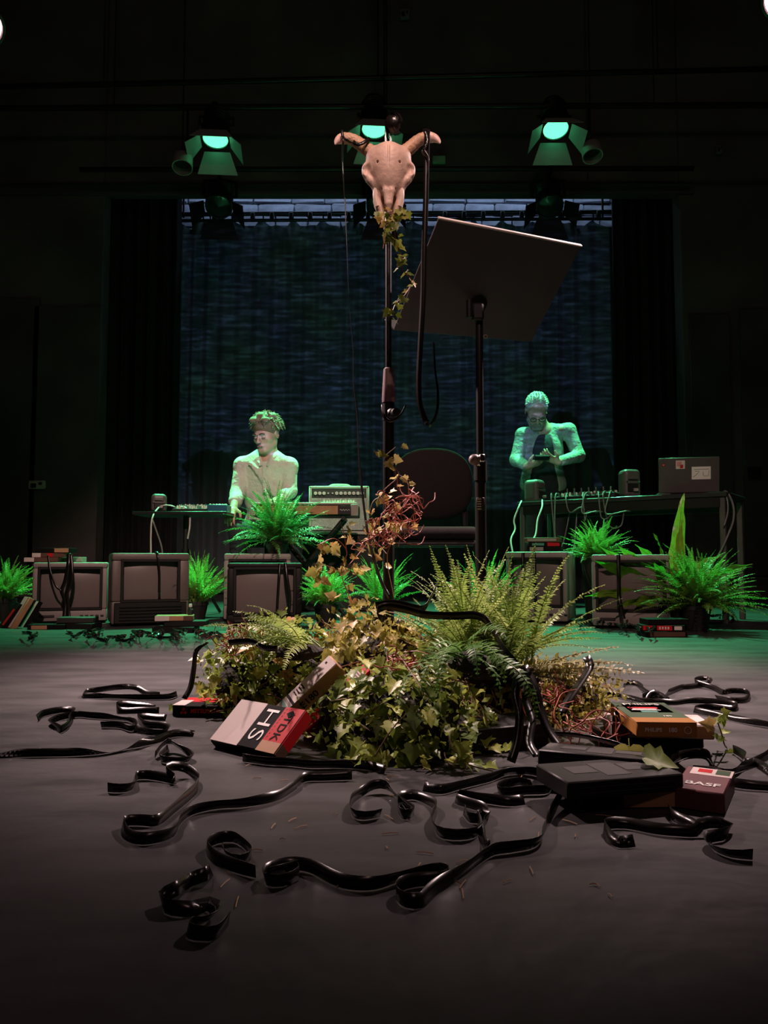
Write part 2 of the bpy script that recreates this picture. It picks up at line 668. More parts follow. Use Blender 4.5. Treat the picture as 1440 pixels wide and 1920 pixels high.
struct('floor', MB().box((0, 3.2, -0.05), (9.6, 12.6, 0.1)), floor_mat())
struct('ceiling', MB().box((0, 3.2, 6.45), (9.6, 12.6, 0.1)), M_wall)
struct('wall_left', MB().box((-4.85, 3.2, 3.2), (0.1, 12.6, 6.4)), M_wall)
struct('wall_right', MB().box((4.85, 3.2, 3.2), (0.1, 12.6, 6.4)), M_wall)
struct('wall_front', MB().box((0, -3.15, 3.2), (9.6, 0.1, 6.4)), M_wall)

# the black wall with the wide stage opening
WY = 7.6
xl, xr, zt = pix(188, 700, WY).x, pix(1282, 700, WY).x, pix(720, 374, WY + 0.2).z
wm = MB()
wm.box(((-4.8 + xl) / 2, WY + 0.1, 3.2), (xl + 4.8, 0.2, 6.4), bev=0.01)
wm.box(((4.8 + xr) / 2, WY + 0.1, 3.2), (4.8 - xr, 0.2, 6.4), bev=0.01)
wm.box(((xl + xr) / 2, WY + 0.1, (zt + 6.4) / 2), (xr - xl, 0.2, 6.4 - zt), bev=0.01)
wa = struct('wall_proscenium', wm, M_wall)
M_wall2 = mat('black_panel_paint', (0.085, 0.068, 0.068), 0.7, var=0.3, vscale=2)
for (x0, y0, x1, y1) in ((-30, 560, 62, 1090), (66, 575, 180, 1090), (1290, 590, 1380, 1080), (1384, 580, 1470, 1080), (-20, 345, 700, 368), (760, 345, 1300, 366)):
    a, b = pix(x0, y0, WY), pix(x1, y1, WY)
    struct('panel', MB().box(((a.x + b.x) / 2, WY - 0.012, (a.z + b.z) / 2), (abs(b.x - a.x), 0.03, abs(a.z - b.z)), bev=0.006), M_wall2, wa)

# rear wall of pale blocks seen above the curtain track
M_stone = mat('grey_render', (0.34, 0.36, 0.42), 0.9, var=0.3, vscale=6, bump=0.5, bscale=14)
M_mortar = mat('wall_joint', (0.07, 0.07, 0.08), 0.95)
wb = struct('wall_back', MB().box((0, 9.05, 3.2), (9.6, 0.1, 6.4)), M_mortar)
bx0, bx1 = pix(325, 400, 9.0).x, pix(1165, 400, 9.0).x
zb0, zb1 = pix(720, 452, 9.0).z, pix(720, 362, 9.0).z
rb = random.Random(3)
meshes = []
for k in range(4):
    mb = MB().box((0, 0, 0), (0.4, 0.07, (zb1 - zb0) / 4 - 0.014), bev=0.014)
    mb.v = [p + Vector((rb.uniform(-.008, .008), rb.uniform(-.012, .012), rb.uniform(-.006, .006))) for p in mb.v]
    o = mb.build('brick', M_stone, wb)
    meshes.append(o.data)
    bpy.data.objects.remove(o)
for r in range(4):
    x = bx0 - rb.uniform(0, .3)
    while x < bx1:
        w = rb.uniform(0.75, 1.15)
        o = bpy.data.objects.new('brick', rb.choice(meshes))
        COL.objects.link(o)
        o.parent = wb
        o.location = (x + 0.2 * w, 8.985 + rb.uniform(-.01, .01), zb0 + (r + 0.5) * (zb1 - zb0) / 4)
        o.scale = (w, 1, 1)
        x += 0.4 * w + 0.012

# curtain hung from a track, its top sagging between the hooks
M_curt = mat('backdrop_cloth', (0.070, 0.085, 0.100), 0.95, var=0.25, vscale=2.0, sheen=0.1)
CYB = 8.4
cx0, cx1 = pix(322, 600, CYB).x, pix(1172, 600, CYB).x
ztr = pix(720, 404, CYB).z
ncol, nrow = 300, 22
hook = 15
rows = []
for j in range(nrow + 1):
    row = []
    for i in range(ncol + 1):
        s = i / ncol
        x = cx0 + (cx1 - cx0) * s
        ph = s * hook
        sag = 0.085 * abs(math.sin(math.pi * ph)) + 0.02
        z0 = ztr - 0.03 - sag
        tz = j / nrow
        z = z0 * (1 - tz) + 0.02 * tz
        amp = 0.035 + 0.02 * math.sin(s * 31)
        y = CYB + amp * math.sin(2 * math.pi * (ph * 2 + 0.3 * math.sin(s * 17) + tz * 0.15)) + 0.012 * math.sin(s * 190 + tz * 2)
        row.append((x, y, z))
    rows.append(row)
cu = thing('backdrop_curtain', 'wide dark blue curtain with scalloped top lit by projected streaks', 'curtain', ((cx0 + cx1) / 2, CYB, 0))
MB().grid(rows).build('cloth', M_curt, cu, sharp=0)
for i in range(hook + 1):
    x = cx0 + (cx1 - cx0) * i / hook
    MB().tube([(x, CYB, ztr + 0.02), (x, CYB - 0.015, ztr - 0.01), (x, CYB, ztr - 0.06)], 0.009, 6).build('hook', M_metal, cu)
tr = thing('curtain_track', 'thin black double rail the backdrop curtain hangs from', 'rail', ((cx0 + cx1) / 2, CYB, ztr))
a, b = pix(300, 402, CYB - 0.02), pix(1190, 397, CYB - 0.02)
MB().cyl(a, b, 0.024).build('upper_rail', M_metal, tr)
a, b = pix(300, 414, CYB - 0.05), pix(1190, 410, CYB - 0.05)
MB().cyl(a, b, 0.018).build('lower_rail', M_metal, tr)
for i in range(24):
    p = pix(330 + i * 36, 408 - i * 0.2, CYB - 0.06)
    MB().box(p, (0.045, 0.05, 0.09), bev=0.006).build('carrier', M_metal, tr)
for px in (344, 700, 1130):
    a = pix(px, 408, CYB - 0.04)
    MB().cyl(a, (a.x, CYB - 0.04, 6.4), 0.012).build('drop_rod', M_metal, tr)


# black masking drapes at either side
def drape(x0, x1, y, z1, label, seed):
    r = random.Random(seed)
    n, m = 90, 8
    ph = [r.uniform(0, 6) for _ in range(4)]
    rows = []
    for j in range(m + 1):
        t = j / m
        rows.append([(x0 + (x1 - x0) * i / n, y + 0.06 * math.sin(i * 0.55 + ph[0] + 0.2 * math.sin(t * 3)) + 0.025 * math.sin(i * 1.3 + ph[1]), z1 * (1 - t) + 0.01) for i in range(n + 1)])
    o = MB().grid(rows).build('masking_drape', M_drape, sharp=0)
    tag(o, label, 'curtain', 'black drapes framing the backdrop')


drape(pix(150, 600, 8.05).x, pix(337, 600, 8.05).x, 8.05, 4.6, 'black masking drape hanging beside the seated musician, left of the backdrop', 1)
drape(pix(1150, 600, 8.05).x, pix(1320, 600, 8.05).x, 8.05, 4.6, 'black masking drape hanging behind the laptop, right of the backdrop', 2)

# ------------------------------------------------------------------ lighting bars and lanterns


def bar(label, p0, p1, r=0.024, n=0):
    t = thing('lighting_bar', label, 'bar', (Vector(p0) + Vector(p1)) / 2)
    MB().cyl(p0, p1, r).build('tube', M_metal, t)
    for k in range(3):
        q = Vector(p0).lerp(Vector(p1), (k + 0.5) / 3)
        MB().cyl(q, (q.x, q.y, 6.4), 0.006, n=6).build('hanger', M_metal, t)
    return t


bar('upper black lighting bar running the full width above the green lamps', pix(-60, 164, 6.7), pix(1500, 128, 6.5))
GB0, GB1 = pix(-40, 203, 6.3), pix(1480, 197, 6.3)
bar('lighting bar carrying the green lanterns and pale cans', GB0, GB1)


def lantern(label, loc, aim, bar_pt, size=1.0, color=None, estr=0.0, power=0.0, spot=56, beam=None, group=None, blend=0.7, doors=True, soft=0.05):
    """A fresnel lantern: body, lens, yoke, clamp and four barn doors; loc is the lens centre, -z of the root the beam."""
    d = (Vector(aim) - Vector(loc)).normalized()
    rot = d.to_track_quat('-Z', 'Y').to_euler()
    t = thing('stage_lantern', label, 'stage light', loc, rot=rot, group=group)
    s = size
    MB().lathe([(0.0, 0.27 * s), (0.075 * s, 0.27 * s), (0.085 * s, 0.25 * s), (0.088 * s, 0.12 * s), (0.105 * s, 0.10 * s), (0.105 * s, 0.0), (0.092 * s, 0.0), (0.092 * s, 0.012 * s)], n=24).build('body', M_metal, t, world=False)
    f = MB()
    for k in range(5):
        f.lathe([(0.088 * s, (0.13 + k * 0.022) * s), (0.097 * s, (0.135 + k * 0.022) * s), (0.088 * s, (0.14 + k * 0.022) * s)], n=20)
    f.build('cooling_fins', M_metal, t, world=False)
    if color:
        lm = mat('lit_lens', (0.5, 0.5, 0.5), 0.3, emit=color, estr=estr)
    else:
        lm = mat('dark_lens', (0.03, 0.03, 0.035), 0.15)
    MB().lathe([(0.0, -0.006 * s), (0.05 * s, -0.002 * s), (0.092 * s, 0.012 * s)], n=24).build('lens', lm, t, world=False)
    R = Matrix.LocRotScale(Vector(loc), rot, None)
    c = R @ Vector((0, 0, 0.14 * s))
    side = (R.to_3x3() @ Vector((1, 0, 0)))
    y = MB()
    top = Vector((c.x, c.y, min(bar_pt.z - 0.06, c.z + 0.24 * s)))
    pth = [c - side * 0.1 * s, c - side * 0.125 * s, c - side * 0.125 * s + (top - c) * 0.95, top - side * 0.02, top + side * 0.02, c + side * 0.125 * s + (top - c) * 0.95, c + side * 0.125 * s, c + side * 0.1 * s]
    y.tube(pth, 0.012 * s, 6)
    y.build('yoke', M_metal, t)
    MB().cyl(top, (bar_pt.x, bar_pt.y, bar_pt.z - 0.02), 0.014).box((bar_pt.x, bar_pt.y, bar_pt.z), (0.05, 0.075, 0.075), bev=0.01).build('clamp', M_metal, t)
    if doors:
        dm = mat('barn_door', (0.42, 0.42, 0.42), 0.45, var=0.05) if color else M_metal
        for k, (ln, w0, w1, fl) in enumerate(((0.16, 0.095, 0.15, 30), (0.15, 0.06, 0.10, 38), (0.16, 0.095, 0.15, 30), (0.15, 0.06, 0.10, 38))):
            a = math.radians([-90, 0, 90, 180][k])
            rad = Vector((math.cos(a), math.sin(a), 0))
            tn = Vector((-math.sin(a), math.cos(a), 0))
            fr = math.radians(fl)
            out = rad * math.sin(fr) + Vector((0, 0, -1)) * math.cos(fr)
            b0 = rad * 0.107 * s + Vector((0, 0, -0.012 * s))
            th = out.cross(tn).normalized() * 0.0015
            q = [b0 - tn * w0 * s, b0 + tn * w0 * s, b0 + out * ln * s + tn * w1 * s, b0 + out * ln * s - tn * w1 * s]
            MB().hexa([p - th for p in q], [p + th for p in q]).build('barn_door', dm, t, world=False)
    if power:
        add_lamp('SPOT', 'lantern_beam', Vector(loc) + d * 0.02 * s, aim, power, beam or color, spot_size=math.radians(spot), spot_blend=blend, shadow_soft_size=soft)
    return t


def on_bar(px):
    k = (px + 40) / 1520.0
    return GB0.lerp(GB1, k)


for px, py, ax, lab in ((404, 262, -1.35, 'green lantern with open barn doors above the seated musician'),
                        (702, 243, 0.0, 'green lantern partly hidden behind the horned skull'),
                        (1042, 243, 1.45, 'green lantern with open barn doors above the standing man')):
    p = pix(px, py, 6.3)
    lantern(lab, p, (ax, 5.25 if ax < 1 else 4.85, 0.0), on_bar(px), 1.15, GREEN, 2.0, GREEN_POWER, 52)

# unlit lanterns: black silhouettes against the bright strip over the curtain
for px, lab in ((410, 'unlit black lantern in silhouette below the green lamp over the seated musician'),
                (712, 'unlit black lantern in silhouette behind the skull muzzle'),
                (1031, 'unlit black lantern in silhouette above the tilted music stand desk')):
    p = pix(px, 388, 7.2)
    q = pix(px, 318, 7.2)
    lantern(lab, p, (p.x * 0.9, 5.2, 0.6), q, 1.25)
bar('black lighting bar under the lintel carrying the unlit lanterns', pix(150, 318, 7.2), pix(1300, 316, 7.2))


# pale round cans beside the green lanterns
def can(px, py, label, bpx):
    p = pix(px, py, 6.3)
    t = thing('par_can', label, 'stage light', p, group=None)
    ax = Vector((0.05, -0.35, -1)).normalized()
    R = ax.to_track_quat('-Z', 'Y').to_matrix()
    cm = mat('grey_enamel', (0.40, 0.40, 0.36), 0.5, var=0.1)
    MB().lathe([(0.0, 0.13), (0.055, 0.13), (0.082, 0.10), (0.086, -0.01), (0.078, -0.01), (0.075, 0.09), (0.0, 0.09)], c=p, n=24, R=R).build('housing', cm, t)
    MB().lathe([(0.0, 0.05), (0.074, 0.055)], c=p, n=24, R=R).build('lens', mat('dark_lens', (0.02, 0.02, 0.02), 0.2), t)
    bp = on_bar(bpx)
    MB().tube([p + Vector((0, 0.02, 0.12)), (bp.x, p.y, p.z + 0.25), bp], 0.01, 6).build('bracket', M_metal, t)


can(342, 313, 'pale grey open can lamp beside the green lantern over the seated musician', 352)
can(1111, 292, 'pale grey open can lamp beside the green lantern over the standing man', 1103)

# warm lanterns high at both edges of the frame, shining back on to the plants
WL = pix(-34, 54, 3.3)
WR = pix(1472, 2, 3.3)
bl0, bl1 = WL + Vector((-1.0, 0, 0.36)), WL + Vector((0.15, 0, 0.36))
br0, br1 = WR + Vector((-0.15, 0, 0.36)), WR + Vector((1.0, 0, 0.36))
bar('short bar holding the pink lantern by the left drape', bl0, bl1)
bar('short bar holding the pink lantern above the laptop side', br0, br1)
lantern('pinkish white lantern at the upper left edge, shining on the ivy', WL, (0.0, 2.6, 0.15), WL + Vector((0, 0, 0.36)), 1.0, (1.0, 0.50, 0.55), 5.0, WARM_POWER, 54, blend=1.0, soft=0.06, doors=False, beam=WARM)
lantern('pinkish white lantern at the upper right edge, shining on the fern', WR, (0.12, 2.55, 0.15), WR + Vector((0, 0, 0.36)), 1.0, (1.0, 0.50, 0.55), 5.0, WARM_POWER, 54, blend=1.0, soft=0.06, doors=False, beam=WARM)


# small fittings on the black wall
def fitting(name, label, cat, px, py, w, h, m, d=0.04, knobs=True):
    p = pix(px, py, WY - d / 2 - 0.03)
    t = thing(name, label, cat, p)
    MB().box(p, (w, d, h), bev=0.006).build('plate', m, t)
    if knobs:
        MB().box(p + Vector((-w * 0.18, -d / 2 - 0.004, -0.01)), (w * 0.34, 0.012, h * 0.5), bev=0.003).box(p + Vector((w * 0.24, -d / 2 - 0.003, 0.01)), (w * 0.2, 0.01, h * 0.3), bev=0.003).build('switch', M_plast, t)
    return t


M_fit = mat('cream_fitting', (0.42, 0.42, 0.38), 0.5)
M_fit2 = mat('grey_fitting', (0.16, 0.16, 0.15), 0.5)
fitting('wall_socket', 'pale double socket on the black wall left of the stage opening', 'socket', 70, 909, 0.16, 0.085, M_fit)
fitting('wall_box', 'small grey box on the black wall near the top centre', 'wall box', 759, 27, 0.10, 0.10, M_fit2)
fitting('exit_light', 'small green-lit box above the opening beside the right horn', 'sign', 823, 300, 0.13, 0.075, mat('pale_green_box', (0.30, 0.62, 0.45), 0.4), knobs=False)
fitting('switch_plate', 'small pale switch plate high on the right of the stage wall', 'switch', 1348, 281, 0.06, 0.08, M_fit2)
fitting('junction_box', 'dark junction box on the stage wall right of the laptop', 'wall box', 1415, 887, 0.12, 0.12, M_plast)
# ------------------------------------------------------------------ televisions


def tv(label, px, py, Y0, w, h, d, yaw, m_case, screen=(0.09, 0.92, 0.22, 0.90), m_front=None, panel=None, group='old televisions on the stage floor'):
    """CRT set: its front lower edge centred at pixel px at depth Y0 on the floor; yaw turns it (positive shows its left flank)."""
    p = pix(px, py, Y0)
    t = thing('television', label, 'television', (p.x, p.y, 0), math.radians(yaw), group)
    x0, x1, z0, z1 = (-w / 2 + screen[0] * w, -w / 2 + screen[1] * w, screen[2] * h, screen[3] * h)
    mf = m_front or m_case
    b = MB()
    fd = 0.075
    for (a, bb, c, e) in ((-w / 2, w / 2, 0.012, z0), (-w / 2, w / 2, z1, h), (-w / 2, x0, z0 - .002, z1 + .002), (x1, w / 2, z0 - .002, z1 + .002)):
        b.box(((a + bb) / 2, fd / 2, (c + e) / 2), (bb - a, fd, e - c), bev=0.012, seg=2)
    b.build('bezel', mf, t, world=False)
    MB().box((0, fd + 0.10, h / 2 + 0.006), (w * 0.985, 0.24, h * 0.97), bev=0.016, seg=2).build('cabinet', m_case, t, world=False)
    q0, q1, zt0, zt1 = w * 0.47, w * 0.3, h * 0.93, h * 0.74
    ya, yb = fd + 0.215, d
    bt = [(-q0, ya, .03), (q0, ya, .03), (q1, yb, .07), (-q1, yb, .07)]
    tp = [(-q0, ya, zt0), (q0, ya, zt0), (q1, yb, zt1), (-q1, yb, zt1)]
    MB().hexa(bt, tp).build('rear_housing', m_case, t, world=False)
    r = MB()
    nx, nz = 12, 9
    rows = []
    for j in range(nz + 1):
        v = j / nz * 2 - 1
        rows.append([((x0 + x1) / 2 + (x1 - x0) / 2 * (i / nx * 2 - 1), 0.022 + 0.016 * ((i / nx * 2 - 1) ** 2 + v * v), (z0 + z1) / 2 + (z1 - z0) / 2 * v) for i in range(nx + 1)])
    r.grid(rows).build('screen', M_screen, t, world=False)
    s = MB()
    e = 0.008
    for (a, bb, c, g) in ((x0 - e, x1 + e, z0 - e, z0 + e), (x0 - e, x1 + e, z1 - e, z1 + e), (x0 - e, x0 + e, z0, z1), (x1 - e, x1 + e, z0, z1)):
        s.box(((a + bb) / 2, 0.012, (c + g) / 2), (bb - a, 0.036, g - c), bev=0.003)
    s.build('screen_surround', M_plast, t, world=False)
    zc = z0 * 0.52
    if panel == 'grille':
        MB().box((0, 0.004, z0 * 0.5 + 0.004), (w * 0.93, 0.02, z0 * 0.84), bev=0.004).build('lower_panel', M_plast, t, world=False)
        for k in range(5):
            MB().box((0, -0.008, 0.035 + k * (z0 - 0.05) / 5), (w * 0.8, 0.012, 0.006), bev=0.002).build('grille_slat', M_plast, t, world=False)
    else:
        for k in range(5):
            MB().box((w * 0.16 + k * 0.028, -0.003, zc), (0.018, 0.012, 0.009), bev=0.003).build('button', M_dplast, t, world=False)
        MB().box((-w * 0.3, -0.002, zc), (w * 0.2, 0.01, 0.014), bev=0.003).build('flap', M_dplast, t, world=False)
    for sx in (-1, 1):
        MB().box((sx * w * 0.36, fd, 0.008), (0.05, 0.08, 0.016)).box((sx * w * 0.3, d * 0.7, 0.02), (0.04, 0.05, 0.04)).build('foot', M_plast, t, world=False)
    return t


M_tvblack = mat('black_cabinet', (0.010, 0.008, 0.0075), 0.55, spec=0.2)
TV1 = tv('taupe grey television at the far left with cassette boxes on top', 130, 1168, 4.47, 0.405, 0.352, 0.36, 17, M_lgplast, (0.085, 0.915, 0.235, 0.905), M_gplast)
TV2 = tv('tall brown and black television, second from the far left', 282, 1175, 4.32, 0.42, 0.405, 0.38, 24, mat('dark_brown_plastic', (0.05, 0.04, 0.038), 0.5), (0.13, 0.86, 0.34, 0.895), mat('brown_plastic', (0.115, 0.085, 0.08), 0.5), 'grille')
TV3 = tv('black-framed television with tapes over its screen, behind the ivy', 496, 1175, 4.21, 0.405, 0.35, 0.36, 9, M_tvblack, (0.10, 0.90, 0.2, 0.915), M_tvblack)
TV4 = tv('pale television turned to show its side, right of the chair', 1006, 1165, 4.5, 0.36, 0.415, 0.36, -24, M_lgplast, (0.09, 0.91, 0.24, 0.90), M_gplast)
TV5 = tv('taupe television half hidden by long strap leaves', 1184, 1178, 4.12, 0.40, 0.395, 0.34, -16, M_lgplast, (0.07, 0.93, 0.24, 0.905), M_gplast)
TV6 = tv('pale television behind the black-framed one with a fern on top', 482, 1160, 4.63, 0.40, 0.405, 0.36, 8, M_lgplast, (0.09, 0.91, 0.24, 0.90), M_gplast)

# ------------------------------------------------------------------ cassettes and cassette boxes


class Sleeve:
    """A cassette box: corner A, long edge u (length L), short edge v (length S), thickness T below the u-v face."""

    def __init__(self, label, A, u, v, m, L=0.188, S=0.105, T=0.026, name='cassette_box', cat='cassette box', group=None, bev=0.0022):
        self.u, self.v = Vector(u).normalized(), Vector(v)
        self.v = (self.v - self.u * self.v.dot(self.u)).normalized()
        n = self.u.cross(self.v)
        self.flip = n.z < 0
        self.n = -n if self.flip else n
        self.A, self.L, self.S, self.T = Vector(A), L, S, T
        c = self.A + self.u * L / 2 + self.v * S / 2 - self.n * T / 2
        self.root = thing(name, label, cat, c - Vector((0, 0, 0)), group=group)
        R = Matrix((self.u, self.v, self.n)).transposed()
        if self.flip:
            R = Matrix((self.u, -self.v, self.n)).transposed()
        self.R = R
        MB().box(c, (L, S, T), R, bev=bev).build('sleeve', m, self.root)

    def pt(self, face, a, b):
        A, u, v, n, L, S, T = self.A, self.u, self.v, self.n, self.L, self.S, self.T
        if face == 'top':
            return A + u * a + v * b, u, v, n
        if face == 'u1':
            return A + u * L + v * a - n * b, v, -n, u
        if face == 'u0':
            return A + v * a - n * b, v, -n, -u
        if face == 'v1':
            return A + v * S + u * a - n * b, u, -n, v
        if face == 'v0':
            return A + u * a - n * b, u, -n, -v

    def band(self, face, a0, a1, b0, b1, m, name='printed_band', lift=0.0004):
        P = [self.pt(face, a, b) for a, b in ((a0, b0), (a1, b0), (a1, b1), (a0, b1))]
        n = P[0][3]
        lo = [p[0] - n * 0.0006 for p in P]
        hi = [p[0] + n * lift for p in P]
        return MB().hexa(lo, hi).build(name, m, self.root)

    def text(self, face, s, a, b, size, read, up, m, bold=0.0, sx=1.0):
        p, ea, eb, n = self.pt(face, a, b)
        ex = {'a': ea, '-a': -ea, 'b': eb, '-b': -eb}[read]
        ey = {'a': ea, '-a': -ea, 'b': eb, '-b': -eb}[up]
        if ex.cross(ey).dot(n) < 0:
            ex = -ex
        return lettering(s, p, ex, ey, size, m, self.root, bold=bold, sx=sx, up=0.0011)


def flat_sleeve(label, px, py, z, yaw, m, L=0.188, S=0.105, T=0.026, long_across=True, name='cassette_box', cat='cassette box', group=None, pitch=0.0):
    """A box lying flat, bottom at height z; px, py: the middle of its near lower edge; yaw in degrees, about up."""
    p = flo(px, py, z)
    R = Matrix.Rotation(math.radians(yaw), 3, 'Z') @ Matrix.Rotation(math.radians(pitch), 3, 'X')
    ax, ay, az = R @ Vector((1, 0, 0)), R @ Vector((0, 1, 0)), R @ Vector((0, 0, 1))
    if long_across:   # u along ax, v towards the viewer
        A = p - ax * L / 2 + ay * S + az * T
        return Sleeve(label, A, ax, -ay, m, L, S, T, name, cat, group)
    A = p + ay * L + ax * S / 2 + az * T     # u towards the viewer, v to the left
    return Sleeve(label, A, -ay, -ax, m, L, S, T, name, cat, group)


def cassette(label, px, py, z, yaw, long_across=True, group=None, pitch=0.0, detail=True):
    s = flat_sleeve(label, px, py, z, yaw, M_plast, 0.187, 0.103, 0.025, long_across, 'video_cassette', 'video cassette', group, pitch)
    if detail:
        s.band('top', 0.030, 0.070, 0.030, 0.066, M_dplast, 'reel_window', 0.0006)
        s.band('top', 0.117, 0.157, 0.030, 0.066, M_dplast, 'reel_window', 0.0006)
        s.band('top', 0.074, 0.113, 0.02, 0.085, M_dplast, 'cassette_label', 0.0005)
        for k in range(2):
            s.band('v1', 0.02, 0.167, 0.008 + k * 0.008, 0.010 + k * 0.008, M_dplast, 'ridge', 0.0006)
    return s


# the red, black and white box propped at the front of the ivy
hu, hv = Vector((0.7597, -0.6502, 0.0079)), Vector((-0.4919, -0.5826, -0.647))
hsA = Vector((-0.2866, 1.568, 0.0836))
hs = Sleeve('large white, black and red cassette box propped face up on the ivy edge', hsA, hu, hv, M_bcard, bev=0.004)
hs.band('top', 0.002, 0.082, 0.002, 0.103, M_lwhite)
hs.band('top', 0.135, 0.186, 0.002, 0.080, M_red)
hs.band('top', 0.135, 0.186, 0.080, 0.103, M_tan)
hs.band('u1', 0.002, 0.080, 0.001, 0.025, M_red)
hs.band('u1', 0.080, 0.103, 0.001, 0.025, M_brown)
hs.text('top', 'HS', 0.109, 0.048, 0.050, 'b', 'a', M_white, bold=-0.006, sx=1.35)
hs.text('top', 'TDK', 0.160, 0.050, 0.026, 'b', 'a', M_bcard, bold=0.01, sx=1.1)
P_ = [hs.pt('top', a, b)[0] + hs.n * 0.0012 for a, b in ((0.149, 0.017), (0.160, 0.008), (0.171, 0.017), (0.160, 0.026))]
MB().hexa([p - hs.n * 0.001 for p in P_], P_).build('diamond_mark', M_bcard, hs.root)
for k in range(9):
    hs.band('top', 0.140, 0.143, 0.006 + k * 0.008, 0.010 + k * 0.008, M_brown, 'small_print')

# the pale E180 box behind it and the red one under that
eu = Vector((0.72, 0.10, 0.68))
ev = Vector((0.38, -0.75, -0.28))
A_ = pix(490, 1350, 1.575)
e1 = Sleeve('pale E180 cassette box standing up out of the ivy behind the red one', A_, eu, ev, M_tan, S=0.040, T=0.034)
e1.band('top', 0.002, 0.186, 0.001, 0.039, M_lwhite)
for k, mm in enumerate((M_teal, M_grcard, M_bcard)):
    e1.band('top', 0.052 + k * 0.008, 0.058 + k * 0.008, 0.001, 0.039, mm, lift=0.0007)
for k in range(4):
    e1.band('top', 0.084 + k * 0.007, 0.087 + k * 0.007, 0.008, 0.026, M_bcard, 'small_print', lift=0.0008)
e1.band('top', 0.170, 0.175, 0.010, 0.016, M_bcard, 'small_print', lift=0.0008)
e1.text('v1', 'E180', 0.100, 0.017, 0.022, 'a', '-b', M_bcard, bold=0.012)
B_ = pix(556, 1362, 1.60)
e2 = Sleeve('red cassette box with white label tucked under the pale one', B_, Vector((0.72, 0.12, 0.66)), ev, M_red, S=0.034, T=0.03)
e2.band('top', 0.145, 0.175, 0.003, 0.031, M_lwhite)
for k in range(4):
    e2.band('top', 0.150 + k * 0.006, 0.153 + k * 0.006, 0.006, 0.028, M_brown, 'small_print', lift=0.0008)

# flat boxes and cassettes on the floor round the plants
mi = flat_sleeve('black and red cassette box lying flat at the left foot of the ivy', 397, 1345, 0.0, -5, M_bcard)
mi.band('top', 0.004, 0.18, 0.004, 0.06, M_red)
mi.band('top', 0.0, 0.03, 0.04, 0.105, M_lwhite, lift=0.0007)
for ca_, cb__ in ((0.027, 0.0085), (0.0225, 0.0165), (0.0315, 0.0165)):
    P_ = [mi.pt('v1', ca_ + a, cb__ + b)[0] for a, b in ((-0.0042, 0), (0, -0.0042), (0.0042, 0), (0, 0.0042))]
    nv = mi.pt('v1', 0, 0)[3]
    MB().hexa([p - nv * 0.0004 for p in P_], [p + nv * 0.001 for p in P_]).build('diamond_mark', M_red, mi.root)
mi.text('v1', 'MITSUBISHI', 0.078, 0.0125, 0.0135, 'a', '-b', M_red, bold=0.02)
mi.text('v1', 'HS', 0.145, 0.0125, 0.0135, 'a', '-b', M_red, bold=0.02)

ph0 = cassette('bare black cassette at the bottom of the pile with the amber box on top', 1232, 1405, 0.0, 4, group=None)
ph1 = flat_sleeve('pinkish grey cassette box lying under the green and amber box', 1243, 1385, 0.0255, -7, M_grcard)
ph1.band('top', 0.003, 0.07, 0.003, 0.1, M_lwhite)
ph1.band('top', 0.12, 0.185, 0.003, 0.1, M_lwhite)
ph1.band('v1', 0.0, 0.03, 0.0, 0.026, M_brown)
ph1.band('v1', 0.15, 0.185, 0.002, 0.024, M_tan)
ph = flat_sleeve('green and amber cassette box on top of the right-hand pile', 1251, 1383, 0.0525, -3, M_orange, long_across=False)
ph.band('top', 0.0, 0.148, 0.0, 0.105, M_gcard)
ph.band('top', 0.148, 0.188, 0.0, 0.105, M_orange)
ph.band('top', 0.02, 0.10, 0.012, 0.09, M_gcard)
ph.band('top', 0.050, 0.062, 0.03, 0.085, M_red, lift=0.0008)
ph.band('top', 0.066, 0.072, 0.035, 0.08, M_white, lift=0.0008)
ph.band('top', 0.076, 0.080, 0.03, 0.084, M_white, lift=0.0008)
ph.band('top', 0.086, 0.100, 0.040, 0.070, M_teal, lift=0.0008)
ph.text('top', 'PHILIPS', 0.022, 0.052, 0.022, '-b', '-a', M_white, bold=0.02)
ph.text('top', '180', 0.135, 0.035, 0.011, '-b', '-a', M_white, bold=0.02)
ph.text('u1', 'PHILIPS', 0.076, 0.013, 0.0092, '-a', '-b', M_white, bold=0.03)
ph.text('u1', '180', 0.043, 0.013, 0.0105, '-a', '-b', M_white, bold=0.03)
pp, ea, eb, en = ph.pt('u1', 0.017, 0.013)
MB().tube([pp + (ea * math.cos(k) + eb * math.sin(k)) * 0.006 + en * 0.001 for k in [i * 0.45 for i in range(14)]], 0.0006, 5, closed=True).build('round_mark', M_knob, ph.root)

c8 = cassette('large bare black cassette lying over the tan box at right', 1176, 1492, 0.024, 14, long_across=True)
c9 = cassette('black cassette lying behind the big bare one, propped at a slant', 1120, 1446, 0.03, -22, long_across=True, pitch=-6)
c11 = flat_sleeve('tan-edged cassette box squashed under the big bare cassette', 1212, 1516, 0.0, 3, M_bcard)
c11.band('v1', 0.06, 0.15, 0.002, 0.024, M_tan)
ba = flat_sleeve('small maroon cassette box with white letters at right', 1310, 1522, 0.0, -30, mat('maroon_card', (0.12, 0.03, 0.035), 0.45), long_across=False, L=0.135, S=0.070, T=0.030)
ba.band('top', 0.003, 0.045, 0.0, 0.06, M_lwhite)
ba.band('top', 0.006, 0.035, 0.004, 0.024, M_gcard, lift=0.0008)
ba.band('top', 0.01, 0.03, 0.03, 0.05, M_red, lift=0.0008)
ba.band('v1', 0.02, 0.125, 0.004, 0.026, M_brown)
ba.text('top', 'BASF', 0.100, 0.034, 0.023, '-b', '-a', M_white, bold=0.02)
c12 = flat_sleeve('black plastic cassette case leaning at the fern foot under hanging tape', 948, 1408, 0.0, 24, M_plast, L=0.20, S=0.115, T=0.045)
